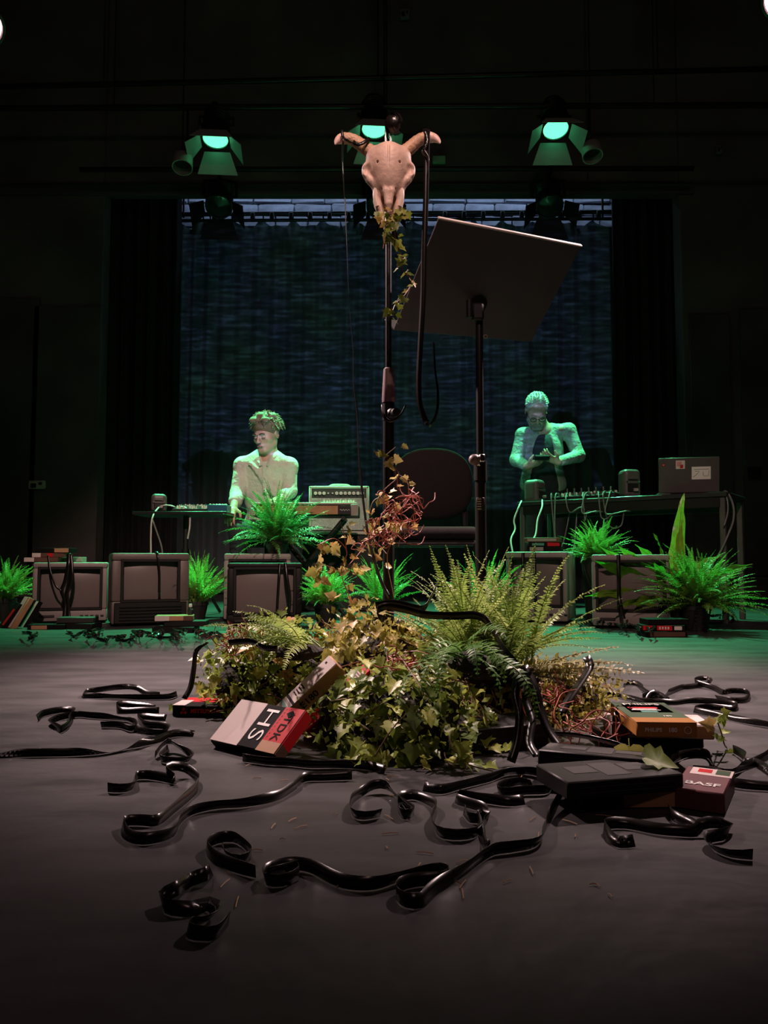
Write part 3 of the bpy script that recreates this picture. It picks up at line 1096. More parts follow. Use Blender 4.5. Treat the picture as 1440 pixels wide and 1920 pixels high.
c12.band('v1', 0.01, 0.19, 0.021, 0.024, M_dplast, 'seam')

# cassettes stacked on and around the televisions
gA = 'cassette boxes on the far left television'
t1z = 0.354


def box_at(label, px, py, Y, yaw, m, dims, z, bands=(), group=None, rot=None):
    """A box lying at depth Y on height z, centred on pixel column px."""
    p = pix(px, py, Y)
    R = rot or Matrix.Rotation(math.radians(yaw), 3, 'Z')
    L, S, T = dims
    ax, ay, az = R @ Vector((1, 0, 0)), R @ Vector((0, 1, 0)), R @ Vector((0, 0, 1))
    c = Vector((p.x, Y, z))
    s = Sleeve(label, c - ax * L / 2 + ay * S / 2 + az * T, ax, -ay, m, L, S, T, group=group)
    for bnd in bands:
        s.band(*bnd)
    return s


box_at('white-ended cassette box on the far left television, lower left of its stack', 82, 1045, 4.56, 8, M_brown, (0.188, 0.105, 0.026), t1z + 0.001, [('v1', 0.0, 0.055, 0.001, 0.025, M_lwhite)])
box_at('brown cassette box with red disc lying flat on the far left television', 106, 1045, 4.70, -4, M_brown, (0.188, 0.105, 0.026), t1z + 0.001, [('v1', 0.08, 0.11, 0.002, 0.024, M_red)])
box_at('second brown cassette box in the stack on the far left television', 97, 1040, 4.58, 3, M_brown, (0.188, 0.105, 0.026), t1z + 0.028, [('v1', 0.09, 0.12, 0.002, 0.024, M_red), ('v1', 0.0, 0.05, 0.001, 0.025, M_lwhite)])
box_at('black and amber cassette box topmost on the far left television', 106, 1034, 4.58, -2, M_bcard, (0.205, 0.11, 0.028), t1z + 0.055, [('v1', 0.115, 0.2, 0.002, 0.026, M_tan)])
box_at('pale green cassette box lying at the back of the far left television', 138, 1047, 4.72, 0, M_grcard, (0.13, 0.08, 0.03), t1z + 0.001)


def lean_box(label, px, py, Y, dirv, wv, m, L, S, T, bands):
    p = pix(px, py, Y)
    s = Sleeve(label, p, dirv, wv, m, L, S, T)
    for bnd in bands:
        s.band(*bnd)
    return s


lean_box('pinkish cassette box leaning against the far left television, outer one', 46, 1118, 4.25, (-0.32, -0.30, -0.78), (0.75, -0.65, 0.0), M_tan, 0.188, 0.07, 0.028, [('top', 0.004, 0.184, 0.004, 0.05, M_lwhite), ('u1', 0, 0.07, 0, 0.02, M_bcard)])
lean_box('pale cassette box leaning behind the pinkish one by the far left television', 62, 1124, 4.33, (-0.32, -0.30, -0.76), (0.75, -0.65, 0.0), M_bcard, 0.170, 0.08, 0.026, [('top', 0.006, 0.165, 0.05, 0.078, M_lwhite)])
lean_box('black and red cassette box leaning outermost left of the far left television', 30, 1128, 4.24, (-0.40, -0.28, -0.74), (0.75, -0.65, 0.0), M_bcard, 0.170, 0.06, 0.026, [('top', 0.04, 0.14, 0.03, 0.058, M_red)])
box_at('flat cassette with brown edge at the foot of the far left television', 92, 1180, 4.12, 5, M_bcard, (0.188, 0.105, 0.026), 0.0, [('v1', 0.02, 0.1, 0.004, 0.024, M_tan)])
box_at('flat black cassette case lying in front of the far left television', 146, 1180, 4.16, -9, M_plast, (0.22, 0.11, 0.03), 0.0)
box_at('topmost black cassette in front of the far left television', 146, 1172, 4.17, 6, M_dplast, (0.19, 0.105, 0.028), 0.031)

box_at('black cassette at the bottom of the pile before the brown television', 330, 1190, 3.95, -5, M_plast, (0.21, 0.11, 0.028), 0.0)
box_at('second black cassette in the pile before the brown television', 350, 1178, 3.98, 4, M_plast, (0.21, 0.105, 0.027), 0.0285)
box_at('orange and white cassette box topmost before the brown television', 328, 1160, 3.97, 10, M_tan, (0.188, 0.105, 0.026), 0.057, [('v1', 0.0, 0.07, 0.001, 0.025, M_lwhite), ('v1', 0.14, 0.188, 0.001, 0.025, M_brown)])
bt = thing('small_bottle', 'small pale bottle standing on the cassettes before the brown television', 'bottle', (pix(357, 1150, 4.0).x, 4.0, 0.0835))
MB().lathe([(0.0, 0), (0.014, 0), (0.015, 0.004), (0.015, 0.026), (0.008, 0.034), (0.007, 0.042)], n=14).build('body', M_dplast, bt, world=False)
MB().lathe([(0.009, 0.040), (0.009, 0.055), (0.0, 0.056)], n=14).build('cap', M_white, bt, world=False)

box_at('black cassette box on the pale television right of the chair', 1022, 1028, 4.62, -20, M_bcard, (0.205, 0.11, 0.028), 0.418, [('v1', 0.02, 0.1, 0.003, 0.025, M_grcard)])
box_at('red-edged cassette box in the middle of the stack right of the chair', 1022, 1020, 4.62, -14, M_bcard, (0.188, 0.105, 0.026), 0.4465, [('v1', 0.11, 0.18, 0.002, 0.024, M_red), ('v1', 0.02, 0.09, 0.006, 0.02, M_teal)])
box_at('brown cassette box topmost of the stack right of the chair', 1018, 1010, 4.62, -20, M_brown, (0.21, 0.105, 0.026), 0.473, [('v1', 0.02, 0.19, 0.006, 0.02, M_grcard)])

for q, (px, z, yaw, bands, lab) in enumerate(((1240, 0.0, 4, [('v1', 0.02, 0.19, 0.003, 0.024, M_brown)], 'lowest black cassette box before the half hidden television'),
                                              (1238, 0.0275, -6, [('v1', 0.005, 0.05, 0.002, 0.024, M_red), ('v1', 0.07, 0.14, 0.002, 0.024, M_red), ('v1', 0.15, 0.185, 0.004, 0.022, M_lwhite)], 'red and black cassette box with white end before the half hidden television'),
                                              (1244, 0.055, 3, [], 'black cassette box topmost before the half hidden television'))):
    s = box_at(lab, px, 1150, 3.72 + 0.02 * q, yaw, M_bcard, (0.2, 0.11, 0.027), z, bands)
    if q == 1:
        for k in range(4):
            s.band('v1', 0.080 + 0.013 * k, 0.087 + 0.013 * k, 0.007, 0.019, M_lwhite, 'small_print', 0.0008)

# ------------------------------------------------------------------ chair
Cp = pix(806, 1000, 3.75)
ch = thing('stacking_chair', 'black upholstered chair with rounded back facing the camera', 'chair', (Cp.x, 3.75, 0))
SZ = Cp.z
M_uph = mat('black_upholstery', (0.013, 0.0105, 0.0105), 0.85, spec=0.15, var=0.2, vscale=200, bump=0.2, bscale=400)
sd = SDF((Cp.x - .27, 3.45, SZ - .06), (Cp.x + .27, 4.05, SZ + .06), 0.008)
sd.box((Cp.x, 3.75, SZ - 0.005), (0.215, 0.215, 0.03), rd=0.028, k=0)
sd.mesh('seat', M_uph, ch)
MB().box((Cp.x, 3.75, SZ - 0.044), (0.40, 0.40, 0.012), bev=0.005).build('seat_pan', M_plast, ch)
cb = pix(811, 908, 3.98)
rx, rz_ = 76 / F * 3.98, 69 / F * 3.98
rows, rows2 = [], []
bk = MB()
n = 40
prof = [(0.0, -0.024), (0.5, -0.023), (0.85, -0.018), (0.97, -0.006), (1.0, 0.006), (0.97, 0.016), (0.8, 0.022), (0.0, 0.024)]
vs, fs = [], []
for s, y in prof:
    for k in range(n):
        a = 2 * math.pi * k / n
        ca_, sa_ = math.cos(a), math.sin(a)
        e = 0.82
        x = rx * s * math.copysign(abs(ca_) ** e, ca_)
        z = rz_ * s * math.copysign(abs(sa_) ** e, sa_)
        vs.append((cb.x + x, 3.98 + y - 0.25 * x * x, cb.z + z))
for j in range(len(prof) - 1):
    for k in range(n):
        fs.append((j * n + k, j * n + (k + 1) % n, (j + 1) * n + (k + 1) % n, (j + 1) * n + k))
bk.add(vs, fs).build('backrest', M_uph, ch, sharp=0)
for sx in (-1, 1):
    x = Cp.x + sx * 0.2
    MB().tube(catmull([(x, 3.93, SZ - 0.05), (x, 3.99, SZ + 0.03), (x, 4.02, cb.z - 0.06), (x, 4.02, cb.z + 0.03)], 0.03), 0.0125, 8).build('back_post', M_metal, ch)
    for k in range(4):
        MB().cyl((x - sx * 0.02, 3.995, cb.z - 0.02 - k * 0.024), (x - sx * 0.02, 3.995, cb.z - 0.034 - k * 0.024), 0.017, n=10).build('rubber_ring', M_plast, ch)
    MB().tube(catmull([(x, 3.56, SZ - 0.05), (x + sx * 0.015, 3.55, SZ * 0.5), (x + sx * 0.025, 3.53, 0.012)], 0.05), 0.0125, 8).build('leg', M_metal, ch)
    MB().tube(catmull([(x, 3.94, SZ - 0.05), (x + sx * 0.01, 3.97, SZ * 0.5), (x + sx * 0.02, 4.03, 0.012)], 0.05), 0.0125, 8).build('leg', M_metal, ch)
    MB().cyl((x + sx * 0.025, 3.53, 0.0), (x + sx * 0.025, 3.53, 0.03), 0.016).cyl((x + sx * 0.02, 4.03, 0.0), (x + sx * 0.02, 4.03, 0.03), 0.016).build('ferrule', M_plast, ch)
for yy in (3.56, 3.94):
    MB().cyl((Cp.x - .2, yy, SZ - 0.055), (Cp.x + .2, yy, SZ - 0.055), 0.011).build('cross_bar', M_metal, ch)

# ------------------------------------------------------------------ right-hand table and what stands on it
TZ = 0.76
tL, tR = Vector((0.90, 5.19, TZ)), Vector((1.97, 4.40, TZ))
tu = (tR - tL).normalized()
tw = Vector((-tu.y, tu.x, 0))
TL_ = (tR - tL).length
tb = thing('folding_table', 'black trestle table carrying the laptop and mixer at right', 'table', (tL + tR) / 2 + tw * 0.25 - Vector((0, 0, TZ)))
Rt = Matrix((tu, tw, Vector((0, 0, 1)))).transposed()
MB().box((tL + tR) / 2 + tw * 0.25 - Vector((0, 0, 0.014)), (TL_, 0.5, 0.028), Rt, bev=0.004).build('tabletop', mat('black_laminate', (0.03, 0.03, 0.03), 0.3), tb)
MB().box((tL + tR) / 2 + tw * 0.02 - Vector((0, 0, 0.06)), (TL_ * 0.94, 0.025, 0.06), Rt, bev=0.003).box((tL + tR) / 2 + tw * 0.48 - Vector((0, 0, 0.06)), (TL_ * 0.94, 0.025, 0.06), Rt, bev=0.003).build('rail', M_metal, tb)
for a in (0.03, TL_ - 0.03):
    for b in (0.03, 0.47):
        q = tL + tu * a + tw * b
        MB().box((q.x, q.y, (TZ - 0.03) / 2), (0.032, 0.032, TZ - 0.03), Rt, bev=0.003).build('leg', mat('grey_steel', (0.10, 0.095, 0.09), 0.45, metal=0.3), tb)


def on_table(px, b, z=TZ):
    """Point on the table at column px, b metres behind its front edge."""
    o = tL + tw * b
    k = (px - CX) / F / math.cos(PITCH)
    # solve o + s*tu with x = k' * y (pitch effect on depth is tiny)
    s = (k * o.y - o.x) / (tu.x - k * tu.y)
    q = o + tu * s
    return Vector((q.x, q.y, z))


def speaker(label, p, yaw, h, w, d, front_vis, group=None):
    t = thing('studio_monitor', label, 'loudspeaker', p, math.radians(yaw), group)
    sm = mat('speaker_casing', (0.09, 0.085, 0.08), 0.42)
    s = SDF((-w / 2 - .02, -d / 2 - .02, -.02), (w / 2 + .02, d / 2 + .02, h + .02), 0.005)
    s.box((0, 0, h / 2), (w / 2, d / 2, h / 2), rd=min(w, d) * 0.28, k=0)
    s.cut((0, 0, 0.012), (0, 0, -1))
    o = s.mesh('cabinet', sm, None)
    o.parent = t
    MB().box((0, 0, 0.008), (w * 0.6, d * 0.6, 0.016), bev=0.004).build('rubber_base', M_plast, t, world=False)
    yb = -d / 2
    # rear panel towards the camera: port, heat plate, connectors
    MB().box((0, yb - 0.001, h * 0.62), (w * 0.55, 0.01, h * 0.05), bev=0.003).build('bass_port', M_plast, t, world=False)
    MB().box((0, yb - 0.001, h * 0.35), (w * 0.6, 0.01, h * 0.3), bev=0.004).build('connector_plate', M_plast, t, world=False)
    MB().box((w * 0.12, yb - 0.01, h * 0.27), (w * 0.26, 0.02, h * 0.11), bev=0.003).build('plug', M_grcard, t, world=False)
    for sx in (-1, 1):
        MB().cyl((sx * w * 0.33, yb + 0.004, h * 0.55), (sx * w * 0.33, yb - 0.006, h * 0.55), 0.006, n=10).build('screw', M_chrome, t, world=False)
    MB().lathe([(0, 0), (w * 0.2, -0.004), (w * 0.3, 0.004), (w * 0.33, 0.008)], c=(0, d / 2 + 0.004, h * 0.32), R=RM(90, 0, 0), n=18).build('woofer', M_plast, t, world=False)
    MB().lathe([(0, 0), (w * 0.12, 0.004), (w * 0.2, 0.004)], c=(0, d / 2 + 0.004, h * 0.74), R=RM(90, 0, 0), n=16).build('tweeter', M_plast, t, world=False)
    return t


speaker('small black studio monitor on the left end of the long table', on_table(1003, 0.2), 42, 0.165, 0.115, 0.12, False)
speaker('small grey studio monitor seen from behind, beside the laptop', on_table(1181, 0.17), 6, 0.185, 0.118, 0.11, True)

# laptop, lid towards the camera
lp = on_table(1293, 0.10)
lt = thing('laptop', 'open laptop with stickers on its dark lid at the table end', 'laptop', lp, math.atan2(tu.y, tu.x) * 0.35)
M_lap = mat('laptop_casing', (0.06, 0.052, 0.05), 0.5, var=0.1)
LW, LH = 108 / F * lp.y, 66 / F * lp.y
Rl = RM(8, 0, 0)
MB().box((0, 0.13, 0.009), (LW, 0.23, 0.017), bev=0.004).build('base', M_lap, lt, world=False)
lid = MB().box(Rl @ Vector((0, 0, LH / 2)) + Vector((0, 0.01, 0.014)), (LW, 0.008, LH), Rl, bev=0.003).build('lid', M_lap, lt, world=False)
MB().cyl((-LW * 0.3, 0.014, 0.014), (LW * 0.3, 0.014, 0.014), 0.007, n=8).build('hinge', M_plast, lt, world=False)


def on_lid(x, z):
    return Rl @ Vector((x * LW, -0.0048, z * LH)) + Vector((0, 0.01, 0.014))


def sticker(x, z, w, h, m, name='sticker'):
    return MB().box(on_lid(x, z), (w * LW, 0.0018, h * LH), Rl, bev=0.0004).build(name, m, lt, world=False)


sticker(-0.14, 0.80, 0.15, 0.24, M_lwhite)
sticker(-0.16, 0.82, 0.08, 0.14, mat('pink_print', (0.55, 0.22, 0.24), 0.5), 'sticker_print').location = (0, -0.0008, 0)
sticker(-0.12, 0.75, 0.05, 0.10, M_red, 'sticker_print').location = (0, -0.0008, 0)
sticker(0.20, 0.55, 0.31, 0.36, M_white)
for pts in ([(0.07, 0.43), (0.13, 0.52), (0.17, 0.60), (0.10, 0.60)], [(0.33, 0.62), (0.32, 0.47), (0.25, 0.46), (0.23, 0.50), (0.235, 0.58)], [(0.08, 0.65), (0.33, 0.66)]):
    MB().tube([on_lid(a, b) + Vector((0, -0.0014, 0)) for a, b in pts], 0.0011, 5).build('sticker_line', M_bcard, lt, world=False)
MB().cyl(on_lid(-0.42, 0.80), on_lid(-0.42, 0.80) + Vector((0, -0.002, 0)), 0.007, n=16).build('red_badge', M_red, lt, world=False)
MB().cyl(on_lid(-0.42, 0.80), on_lid(-0.42, 0.80) + Vector((0, -0.0026, 0)), 0.002, n=10).build('red_badge_centre', M_white, lt, world=False)

# mixer with knobs and cables
mxp = on_table(1098, 0.26)
mt_ = thing('mixing_desk', 'small black mixer bristling with knobs and plugs on the long table', 'mixer', mxp, math.atan2(tu.y, tu.x))
MB().hexa([(-.2, -.12, .004), (.2, -.12, .004), (.2, .12, .004), (-.2, .12, .004)], [(-.2, -.12, .03), (.2, -.12, .03), (.2, .12, .062), (-.2, .12, .062)]).build('chassis', M_plast, mt_, world=False)
rk = random.Random(5)
for i in range(11):
    for j in range(4):
        z = 0.034 + j * 0.009
        MB().cyl((-.175 + i * .035, -.09 + j * .056, z), (-.175 + i * .035, -.09 + j * .056, z + 0.016), 0.008, 0.006, n=8).build('knob', rk.choice([M_knob, M_dplast, M_dplast, M_teal]), mt_, world=False)
for i in range(7):
    MB().cyl((-.17 + i * .052, .1, .06), (-.17 + i * .052, .1, .105), 0.007, n=8).build('jack_plug', M_chrome, mt_, world=False)
pe = on_table(1148, 0.12)
pd = thing('effects_pedal', 'small black effects pedal between mixer and grey monitor', 'pedal', pe, math.atan2(tu.y, tu.x))
MB().box((0, 0, 0.02), (0.075, 0.11, 0.04), bev=0.005).build('case', M_dplast, pd, world=False)
for i in (-1, 1):
    MB().cyl((i * 0.02, 0.02, 0.04), (i * 0.02, 0.02, 0.055), 0.008, n=10).build('knob', M_knob, pd, world=False)
MB().cyl((0, -0.03, 0.04), (0, -0.03, 0.05), 0.007, n=10).build('footswitch', M_chrome, pd, world=False)


def cable(label, pts, r=0.004, m=None, group=None, name='cable'):
    p = catmull(pts, 0.02)
    t = MB().tube(p, r, 6).build(name, m or M_bcable)
    return tag(t, label, 'cable', group)


gC = 'dark cables draped over the long table edge'
rc = random.Random(11)
CABW = ('first', 'second', 'third', 'fourth', 'fifth', 'sixth', 'seventh', 'last')
for i, px in enumerate((1038, 1052, 1070, 1090, 1108, 1122, 1140, 1152)):
    a = on_table(px + rc.uniform(-4, 4), 0.16, TZ + 0.03)
    b = on_table(px + rc.uniform(-14, 4), -0.012, TZ + 0.004)
    lo = 0.08 + 0.10 * rc.random() if i > 1 else 0.32
    c = b + Vector((rc.uniform(-.03, .03), -0.02, -lo))
    d = on_table(px + rc.uniform(8, 26), -0.03, TZ - lo * rc.uniform(0.6, 1.2))
    e = on_table(px + 30, 0.05, TZ - 0.09)
    cable(f'{CABW[i]} dark cable looping over the long table edge, counting from the pale cables', [a, a.lerp(b, 0.5) + Vector((0, 0, 0.03)), b, c, d, e], 0.0042, M_bcable, gC)
cable('pale wavy cable hanging down from the left end of the long table', [on_table(978, 0.0, TZ + 0.005), pix(973, 950, 5.1), pix(964, 975, 5.08), pix(966, 992, 5.05), pix(958, 1012, 5.0), pix(962, 1040, 4.95)], 0.0055, M_cable)
cable('second pale wavy cable hanging nearer the cassettes on the television', [on_table(1017, 0.0, TZ + 0.005), pix(1016, 952, 5.0), pix(1008, 975, 4.95), pix(1005, 1000, 4.9), pix(998, 1018, 4.86), pix(997, 1045, 4.84)], 0.0055, M_cable)
cable('grey power cable curving down at the right end of the table', [on_table(1352, 0.18, TZ + 0.006), pix(1362, 922, 4.46), pix(1374, 945, 4.44), pix(1375, 975, 4.42), pix(1362, 1010, 4.40), pix(1348, 1040, 4.4)], 0.006, M_bcable)
cable('thin grey cable dropping from the right end of the table', [on_table(1350, 0.1, TZ + 0.006), pix(1362, 932, 4.42), pix(1365, 955, 4.40), pix(1362, 972, 4.40), pix(1358, 985, 4.4)], 0.0045, M_bcable)

# ------------------------------------------------------------------ left-hand stand with its mixer
lz = pix(350, 962, 5.05).z
lcx = pix(349, 962, 5.05).x
lw = 172 / F * 5.05
ls = thing('equipment_stand', 'low black tripod stand with a flat tray left of the keyboard', 'stand', (lcx, 5.05, 0))
MB().box((lcx, 5.05, lz - 0.01), (lw, 0.34, 0.022), bev=0.004).build('tray', M_metal, ls)
MB().cyl((lcx, 5.05, lz - 0.02), (lcx, 5.05, 0.22), 0.018).build('column', M_metal, ls)
for k in range(3):
    a = math.radians(-60 + 120 * k)
    MB().cyl((lcx, 5.05, 0.4), (lcx + 0.34 * math.cos(a), 5.05 + 0.34 * math.sin(a), 0.01), 0.011).build('leg', M_metal, ls)
MB().cyl((lcx, 5.05, 0.36), (lcx, 5.05, 0.44), 0.026).build('collar', M_plast, ls)
speaker('small black loudspeaker on the low stand, far left of the keyboard', (pix(298, 950, 5.06).x, 5.06, lz + 0.001), 16, 0.125, 0.10, 0.11, True)
m2 = thing('compact_mixer', 'compact mixer covered in pale knobs on the low stand', 'mixer', (pix(362, 955, 5.06).x, 5.06, lz + 0.001))
MB().hexa([(-.11, -.1, .0), (.11, -.1, .0), (.11, .1, .0), (-.11, .1, .0)], [(-.11, -.1, .02), (.11, -.1, .02), (.11, .1, .045), (-.11, .1, .045)]).build('chassis', M_plast, m2, world=False)
for i in range(8):
    for j in range(4):
        z = 0.022 + j * 0.008
        MB().cyl((-.095 + i * .027, -.08 + j * .05, z), (-.095 + i * .027, -.08 + j * .05, z + 0.018), 0.007, 0.005, n=8).build('knob', M_knob if (i + j) % 3 else M_teal, m2, world=False)
ub = thing('blue_drum_machine', 'small blue box with buttons on the right end of the low stand', 'drum machine', (pix(411, 955, 5.04).x, 5.04, lz + 0.001))
MB().box((0, 0, 0.025), (0.13, 0.14, 0.05), bev=0.004).build('case', mat('blue_case', (0.012, 0.10, 0.16), 0.4), ub, world=False)
for i in range(6):
    MB().box((-.05 + i * .02, -.03, 0.052), (0.012, 0.03, 0.008), bev=0.002).build('button', M_knob, ub, world=False)
for lab, pts in (('pale cable arching over the low stand to its loudspeaker', [(283, 1040), (283, 1000), (286, 970), (300, 950), (320, 948), (340, 957)]),
                 ('pale cable curling across the compact mixer on the low stand', [(332, 952), (345, 950), (355, 960), (356, 985), (352, 1010)]),
                 ('thin cable sagging under the low stand beside its column', [(286, 975), (295, 1000), (303, 1025), (305, 1045)]),
                 ('short dark cable poking out at the left of the low stand', [(258, 965), (268, 963), (280, 966), (292, 960)])):
    cable(lab, [pix(x, y, 4.85 if y > 966 else 4.9 + 0.002 * (1000 - y)) for x, y in pts], 0.0052, M_cable if 'pale' in lab else M_bcable)

# ------------------------------------------------------------------ electric piano on its stand
KY = 5.0
kl, kr = pix(470, 957, KY), pix(672, 957, KY)
kt, kb = pix(570, 946, KY).z, pix(570, 967, KY).z
kw = kr.x - kl.x
kx = (kl.x + kr.x) / 2
kp = thing('electric_piano', 'wood-fronted electric keyboard the seated musician plays', 'keyboard', (kx, KY, kb))
MB().box((kx, KY + 0.16, (kt + kb) / 2), (kw, 0.32, kt - kb), bev=0.004).build('case', M_plast, kp)
MB().box((kx - 0.02, KY - 0.006, (kt + kb) / 2), (kw * 0.9, 0.012, (kt - kb) * 0.8), bev=0.003).build('wood_panel', M_wood, kp)
for sx, w_ in ((-1, 0.035), (1, 0.05)):
    MB().box((kx + sx * (kw / 2 - w_ / 2), KY - 0.006, (kt + kb) / 2), (w_, 0.02, kt - kb + 0.004), bev=0.004).build('end_block', M_grcard, kp)
MB().box((kx + kw * 0.375, KY - 0.011, (kt + kb) / 2), (kw * 0.13, 0.006, (kt - kb) * 0.78), bev=0.002).build('badge_plate', M_plast, kp)
MB().tube(catmull([(kx + kw * (0.33 + 0.0075 * i), KY - 0.016, (kt + kb) / 2 + 0.005 * math.sin(i * 1.9)) for i in range(13)], 0.004), 0.0013, 5).build('script_badge', M_knob, kp)
for i in range(25):
    MB().box((kx - kw * 0.43 + i * kw * 0.032, KY + 0.25, kt + 0.006), (kw * 0.029, 0.13, 0.014), bev=0.002).build('white_key', M_white, kp)
for i in range(24):
    if i % 7 not in (2, 6):
        MB().box((kx - kw * 0.414 + i * kw * 0.032, KY + 0.22, kt + 0.017), (kw * 0.016, 0.08, 0.014), bev=0.002).build('black_key', M_plast, kp)
MB().box((kx, KY + 0.04, kt + 0.007), (kw * 0.98, 0.09, 0.014), bev=0.003).build('control_strip', M_lgplast, kp)
for i in range(12):
    MB().cyl((kx + kw * (0.18 + 0.025 * i), KY + 0.04 + 0.02 * (i % 2), kt + 0.012), (kx + kw * (0.18 + 0.025 * i), KY + 0.04 + 0.02 * (i % 2), kt + 0.034), 0.008, 0.006, n=8).build('knob', M_knob, kp)
kst = thing('keyboard_stand', 'black metal cross-legged stand under the wooden keyboard', 'stand', (kx, KY + 0.15, 0))
for s in (-1, 1):
    MB().cyl((kx + s * kw * 0.36, KY + 0.05, kb - 0.018), (kx - s * kw * 0.36, KY + 0.05, 0.02), 0.014).cyl((kx + s * kw * 0.36, KY + 0.28, kb - 0.018), (kx - s * kw * 0.36, KY + 0.28, 0.02), 0.014).build('cross_leg', M_metal, kst)
    MB().cyl((kx + s * kw * 0.36, KY + 0.0, kb - 0.014), (kx + s * kw * 0.36, KY + 0.32, kb - 0.014), 0.013).build('rest', M_metal, kst)
    MB().cyl((kx + s * kw * 0.36, KY - 0.02, 0.014), (kx + s * kw * 0.36, KY + 0.34, 0.014), 0.014).build('foot', M_plast, kst)

# ------------------------------------------------------------------ guitar amplifier on a black box
AY = 5.62
ax0, ax1 = pix(579, 950, AY).x, pix(692, 950, AY).x
az1, az0 = pix(640, 911, AY).z, pix(640, 1001, AY).z
acx = (ax0 + ax1) / 2
M_tolex = mat('cream_vinyl', (0.50, 0.48, 0.42), 0.55, bump=0.1, bscale=300)
am = thing('guitar_amplifier', 'cream guitar amplifier with a row of knobs behind the keyboard', 'amplifier', (acx, AY, az0))
fr = MB()
e = 0.02
h_ = az1 - az0
for (x0, x1, z0, z1) in ((ax0, ax1, az1 - e, az1), (ax0, ax1, az0, az0 + e), (ax0, ax0 + e, az0, az1), (ax1 - e, ax1, az0, az1)):
    fr.box(((x0 + x1) / 2, AY + 0.11, (z0 + z1) / 2), (x1 - x0, 0.22, z1 - z0), bev=0.005)
fr.build('cabinet', M_tolex, am)
MB().box((acx, AY + 0.12, (az0 + az1) / 2), (ax1 - ax0 - e, 0.18, h_ - e)).build('chassis', M_plast, am)
MB().box((acx, AY + 0.012, az0 + e + 0.36 * h_), (ax1 - ax0 - 2 * e, 0.012, 0.68 * h_), bev=0.003).build('grille_cloth', mat('silver_grille', (0.50, 0.54, 0.50), 0.8, var=0.25, vscale=120, bump=0.4, bscale=500), am)
MB().box((acx, AY + 0.01, az1 - e - 0.1 * h_), (ax1 - ax0 - 2 * e, 0.016, 0.19 * h_), bev=0.003).build('control_panel', M_dplast, am)
for i in range(12):
    x = ax0 + 0.05 + i * (ax1 - ax0 - 0.1) / 11
    MB().cyl((x, AY + 0.004, az1 - e - 0.1 * h_), (x, AY - 0.018, az1 - e - 0.1 * h_), 0.0125 if i not in (3, 4) else 0.006, n=12).build('knob', M_white, am)
    MB().cyl((x, AY + 0.004, az1 - e - 0.22 * h_), (x, AY - 0.004, az1 - e - 0.22 * h_), 0.005, n=8).build('panel_mark', M_white, am)
MB().tube(catmull([(acx - 0.08, AY + 0.1, az1 + 0.002), (acx - 0.05, AY + 0.1, az1 + 0.016), (acx + 0.05, AY + 0.1, az1 + 0.016), (acx + 0.08, AY + 0.1, az1 + 0.002)], 0.01), 0.008, 8).build('handle', M_tolex, am)
st = thing('equipment_box', 'black wooden box the cream amplifier stands on', 'box', (acx, AY + 0.12, 0))
MB().box((acx, AY + 0.1, az0 / 2 - 0.001), (0.52, 0.34, az0 - 0.004), bev=0.006).build('carcass', M_black, st)
MB().box((acx, AY + 0.1 - 0.172, az0 * 0.6), (0.14, 0.012, 0.03), bev=0.004).build('hand_hole', M_plast, st)
MB().box((acx, AY + 0.095, az0 - 0.004), (0.54, 0.36, 0.004)).build('lid', M_tolex, st)
# ------------------------------------------------------------------ plants
M_fern = leafmat('fern_green', [(0.0, '5c8a38'), (0.5, '7aa648'), (1.0, 'a2c25c')], 0.4)
M_fernd = leafmat('dark_fern_green', [(0.0, '3a6230'), (0.5, '4f7d3a'), (1.0, '6c9a48')], 0.35)
M_fernc = leafmat('olive_fern', [(0.0, '68803a'), (0.5, '8aa44e'), (1.0, 'b4c474')], 0.42)
M_ivy = leafmat('ivy_green', [(0.0, '5c7030'), (0.5, '849a42'), (1.0, 'b4b858')], 0.3, 0.4)
M_ivyl = leafmat('lime_ivy', [(0.0, '6c8034'), (0.45, '9cb04e'), (0.85, 'c4c468'), (1.0, 'c0905a')], 0.35, 0.4)
M_ivyy = leafmat('yellowed_ivy', [(0.0, '7f7f38'), (0.4, 'b0a656'), (0.7, 'cdbb78'), (1.0, 'b48a50')], 0.4, 0.45)
M_ivyg = leafmat('olive_ivy', [(0.0, '5a6a1c'), (0.5, '75842c'), (0.75, '9aa04a'), (1.0, 'c09850')], 0.3, 0.4)
M_strap = leafmat('strap_leaf', [(0.0, '4f8a24'), (0.5, '78a535'), (1.0, '9aa83c')], 0.35, 0.3)
M_pot = mat('black_pot', (0.015, 0.014, 0.013), 0.5)
M_soil = mat('dark_soil', (0.02, 0.016, 0.011), 0.95, var=0.4, vscale=60, bump=0.6, bscale=80)


